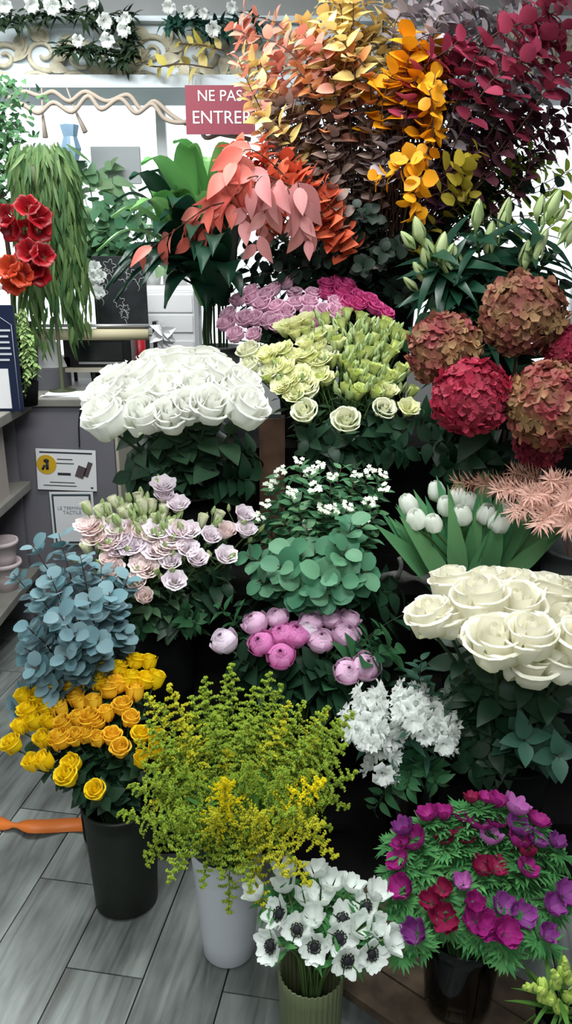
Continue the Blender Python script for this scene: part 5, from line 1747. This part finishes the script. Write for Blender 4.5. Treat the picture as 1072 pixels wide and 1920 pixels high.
for pts, lab in ((((400, 128), (340, 120), (290, 125), (258, 112)), 'yellow leaf sprig laid along the cornice edge'), (((420, 95), (380, 85), (335, 82)), 'short pale yellow leaf sprig above the longer one')):
    w_ = catmull([P(x, y, 3.78) for x, y in pts], 5)
    g = tag(empty('leaf_sprig', w_[0]), lab, 'foliage')
    obj('stem', stem_mesh(w_, w_[0], .003, STEM_BR), g)
    obj('foliage', foliage_mesh(w_, w_[0], 12, .05, 1, .075, .04, M('sprig_yellow', 'd6c65a', 'c9b28a', .55, .25, .25, islvar=.15), face=.8, sp=.7), g)

# orange ribbon on the floor, wooden box, weathered branch
mb = MB()
rows = []
for i in range(25):
    v = i / 24
    x_ = lerp(-20, 190, v)
    yc = 1540 + 12 * v + 5 * math.sin(5 * v)
    hw_ = (13 - 9 * math.exp(-((x_ - 28) / 14) ** 2) - 5 * max(0, v - .9) * 10 * .5)
    r0_, r1_ = [], []
    zz = .003 + .014 * (1 - math.cos(v * 9)) * .5
    Yf = lambda py_: (H_CAM - zz) / math.tan(math.atan((py_ - 960) / FPX) + PITCH)
    rows.append([P(x_, yc - hw_, Yf(yc - hw_)), P(x_, yc, Yf(yc)) + V((0, 0, .004)), P(x_, yc + hw_, Yf(yc + hw_))])
mb.grid(rows)
o = obj('ribbon', mb.mesh('ribbon', M('ribbon_orange', 'd9742f', rough=.45)))
m_ = o.modifiers.new('thickness', 'SOLIDIFY'); m_.thickness = .0012
tag(o, 'orange ribbon lying on the floor behind the yellow rose bucket', 'ribbon')
a, b, c, e = two(486, 785, 534, 900, 2.38)
wb_ = tag(empty('wooden_box', ((a + b) / 2, 2.41, T3)), 'brown wooden box between the tall white roses and cream lisianthus', 'box')
for q, sx in enumerate((-1, 1)):
    boxpart('side_board', (sx * ((b - a) / 2 - .006), 0, (e - T3) / 2), (.012, .06, e - T3), M('box_brown', '6b4f3e', rough=.7, noise=('574032', 20)), wb_)
boxpart('front_board', (0, -.031, (e - T3) / 2), (b - a, .01, e - T3), M('box_brown', '6b4f3e'), wb_)
boxpart('bottom_board', (0, 0, .006), (b - a - .03, .05, .01), M('box_brown', '6b4f3e'), wb_)
mb = MB()
w_ = catmull([V((v_gre.x + .05, 2.0, T2 + .03)), V((v_gre.x + .088, 1.99, v_gre.zm + .004)), P(720, 1080, 1.92), P(760, 1083, 1.90), P(800, 1087, 1.90), P(828, 1094, 1.91)], 5)
mb.tube(w_, [.012 + .006 * math.sin(i) for i in range(len(w_))], 7)
mb.tube(catmull([P(745, 1084, 1.88), P(752, 1062, 1.86), P(748, 1045, 1.86)], 4), .006, 6)
tag(obj('weathered_branch', mb.mesh('weathered_branch', M('bark_grey', '6c6a68', '504e4d', .8, noise=('3d3b3a', 30)))), 'grey weathered branch between green eucalyptus and white tulips', 'branch')


# ================================================================== LIGHT, CAMERA
def area(name, loc, sx, sy, power, col=(1, .97, .93), rot=(0, 0, 0)):
    l = bpy.data.lights.new(name, 'AREA')
    l.shape = 'RECTANGLE'
    l.size, l.size_y = sx, sy
    l.energy = power
    l.color = col
    o = bpy.data.objects.new(name, l)
    COL.objects.link(o)
    o.location = loc
    o.rotation_euler = rot
    return o


COOL = (.96, 1, 1)
area('ceiling_lamp', (.1, .7, 2.70), 1.2, .5, 38, COOL)
area('ceiling_lamp', (-.2, 2.2, 2.70), 1.2, .5, 32, COOL)
area('ceiling_lamp', (-1.3, 3.0, 2.70), .9, .5, 22, COOL)
area('ceiling_lamp', (-.3, -1.2, 2.70), 1.6, .5, 34, COOL)
area('cornice_fill', (-.8, 2.7, 2.68), .5, .2, 10, COOL, (math.radians(62), 0, 0))  # added fill with no fixture, aimed at the back wall to brighten the cornice
wd = bpy.data.worlds.new('sky')
SC.world = wd
wd.use_nodes = True
wd.node_tree.nodes['Background'].inputs[0].default_value = (.93, .97, 1, 1)
wd.node_tree.nodes['Background'].inputs[1].default_value = 1.6

cam = bpy.data.cameras.new('camera')
co = bpy.data.objects.new('camera', cam)
COL.objects.link(co)
co.location = (0, 0, H_CAM)
co.rotation_euler = (PI / 2 - PITCH, 0, 0)
cam.sensor_fit = 'VERTICAL'
cam.sensor_height = 36
cam.lens = FPX / 1920 * 36
cam.clip_start = .05
SC.camera = co
SC.view_settings.view_transform = 'Standard'
SC.view_settings.look = 'None'
SC.view_settings.gamma = 1
SC.view_settings.use_curve_mapping = False
SC.view_settings.exposure = 0.3
SC.cycles.max_bounces = 8
SC.cycles.transparent_max_bounces = 16
SC.cycles.use_denoising = True
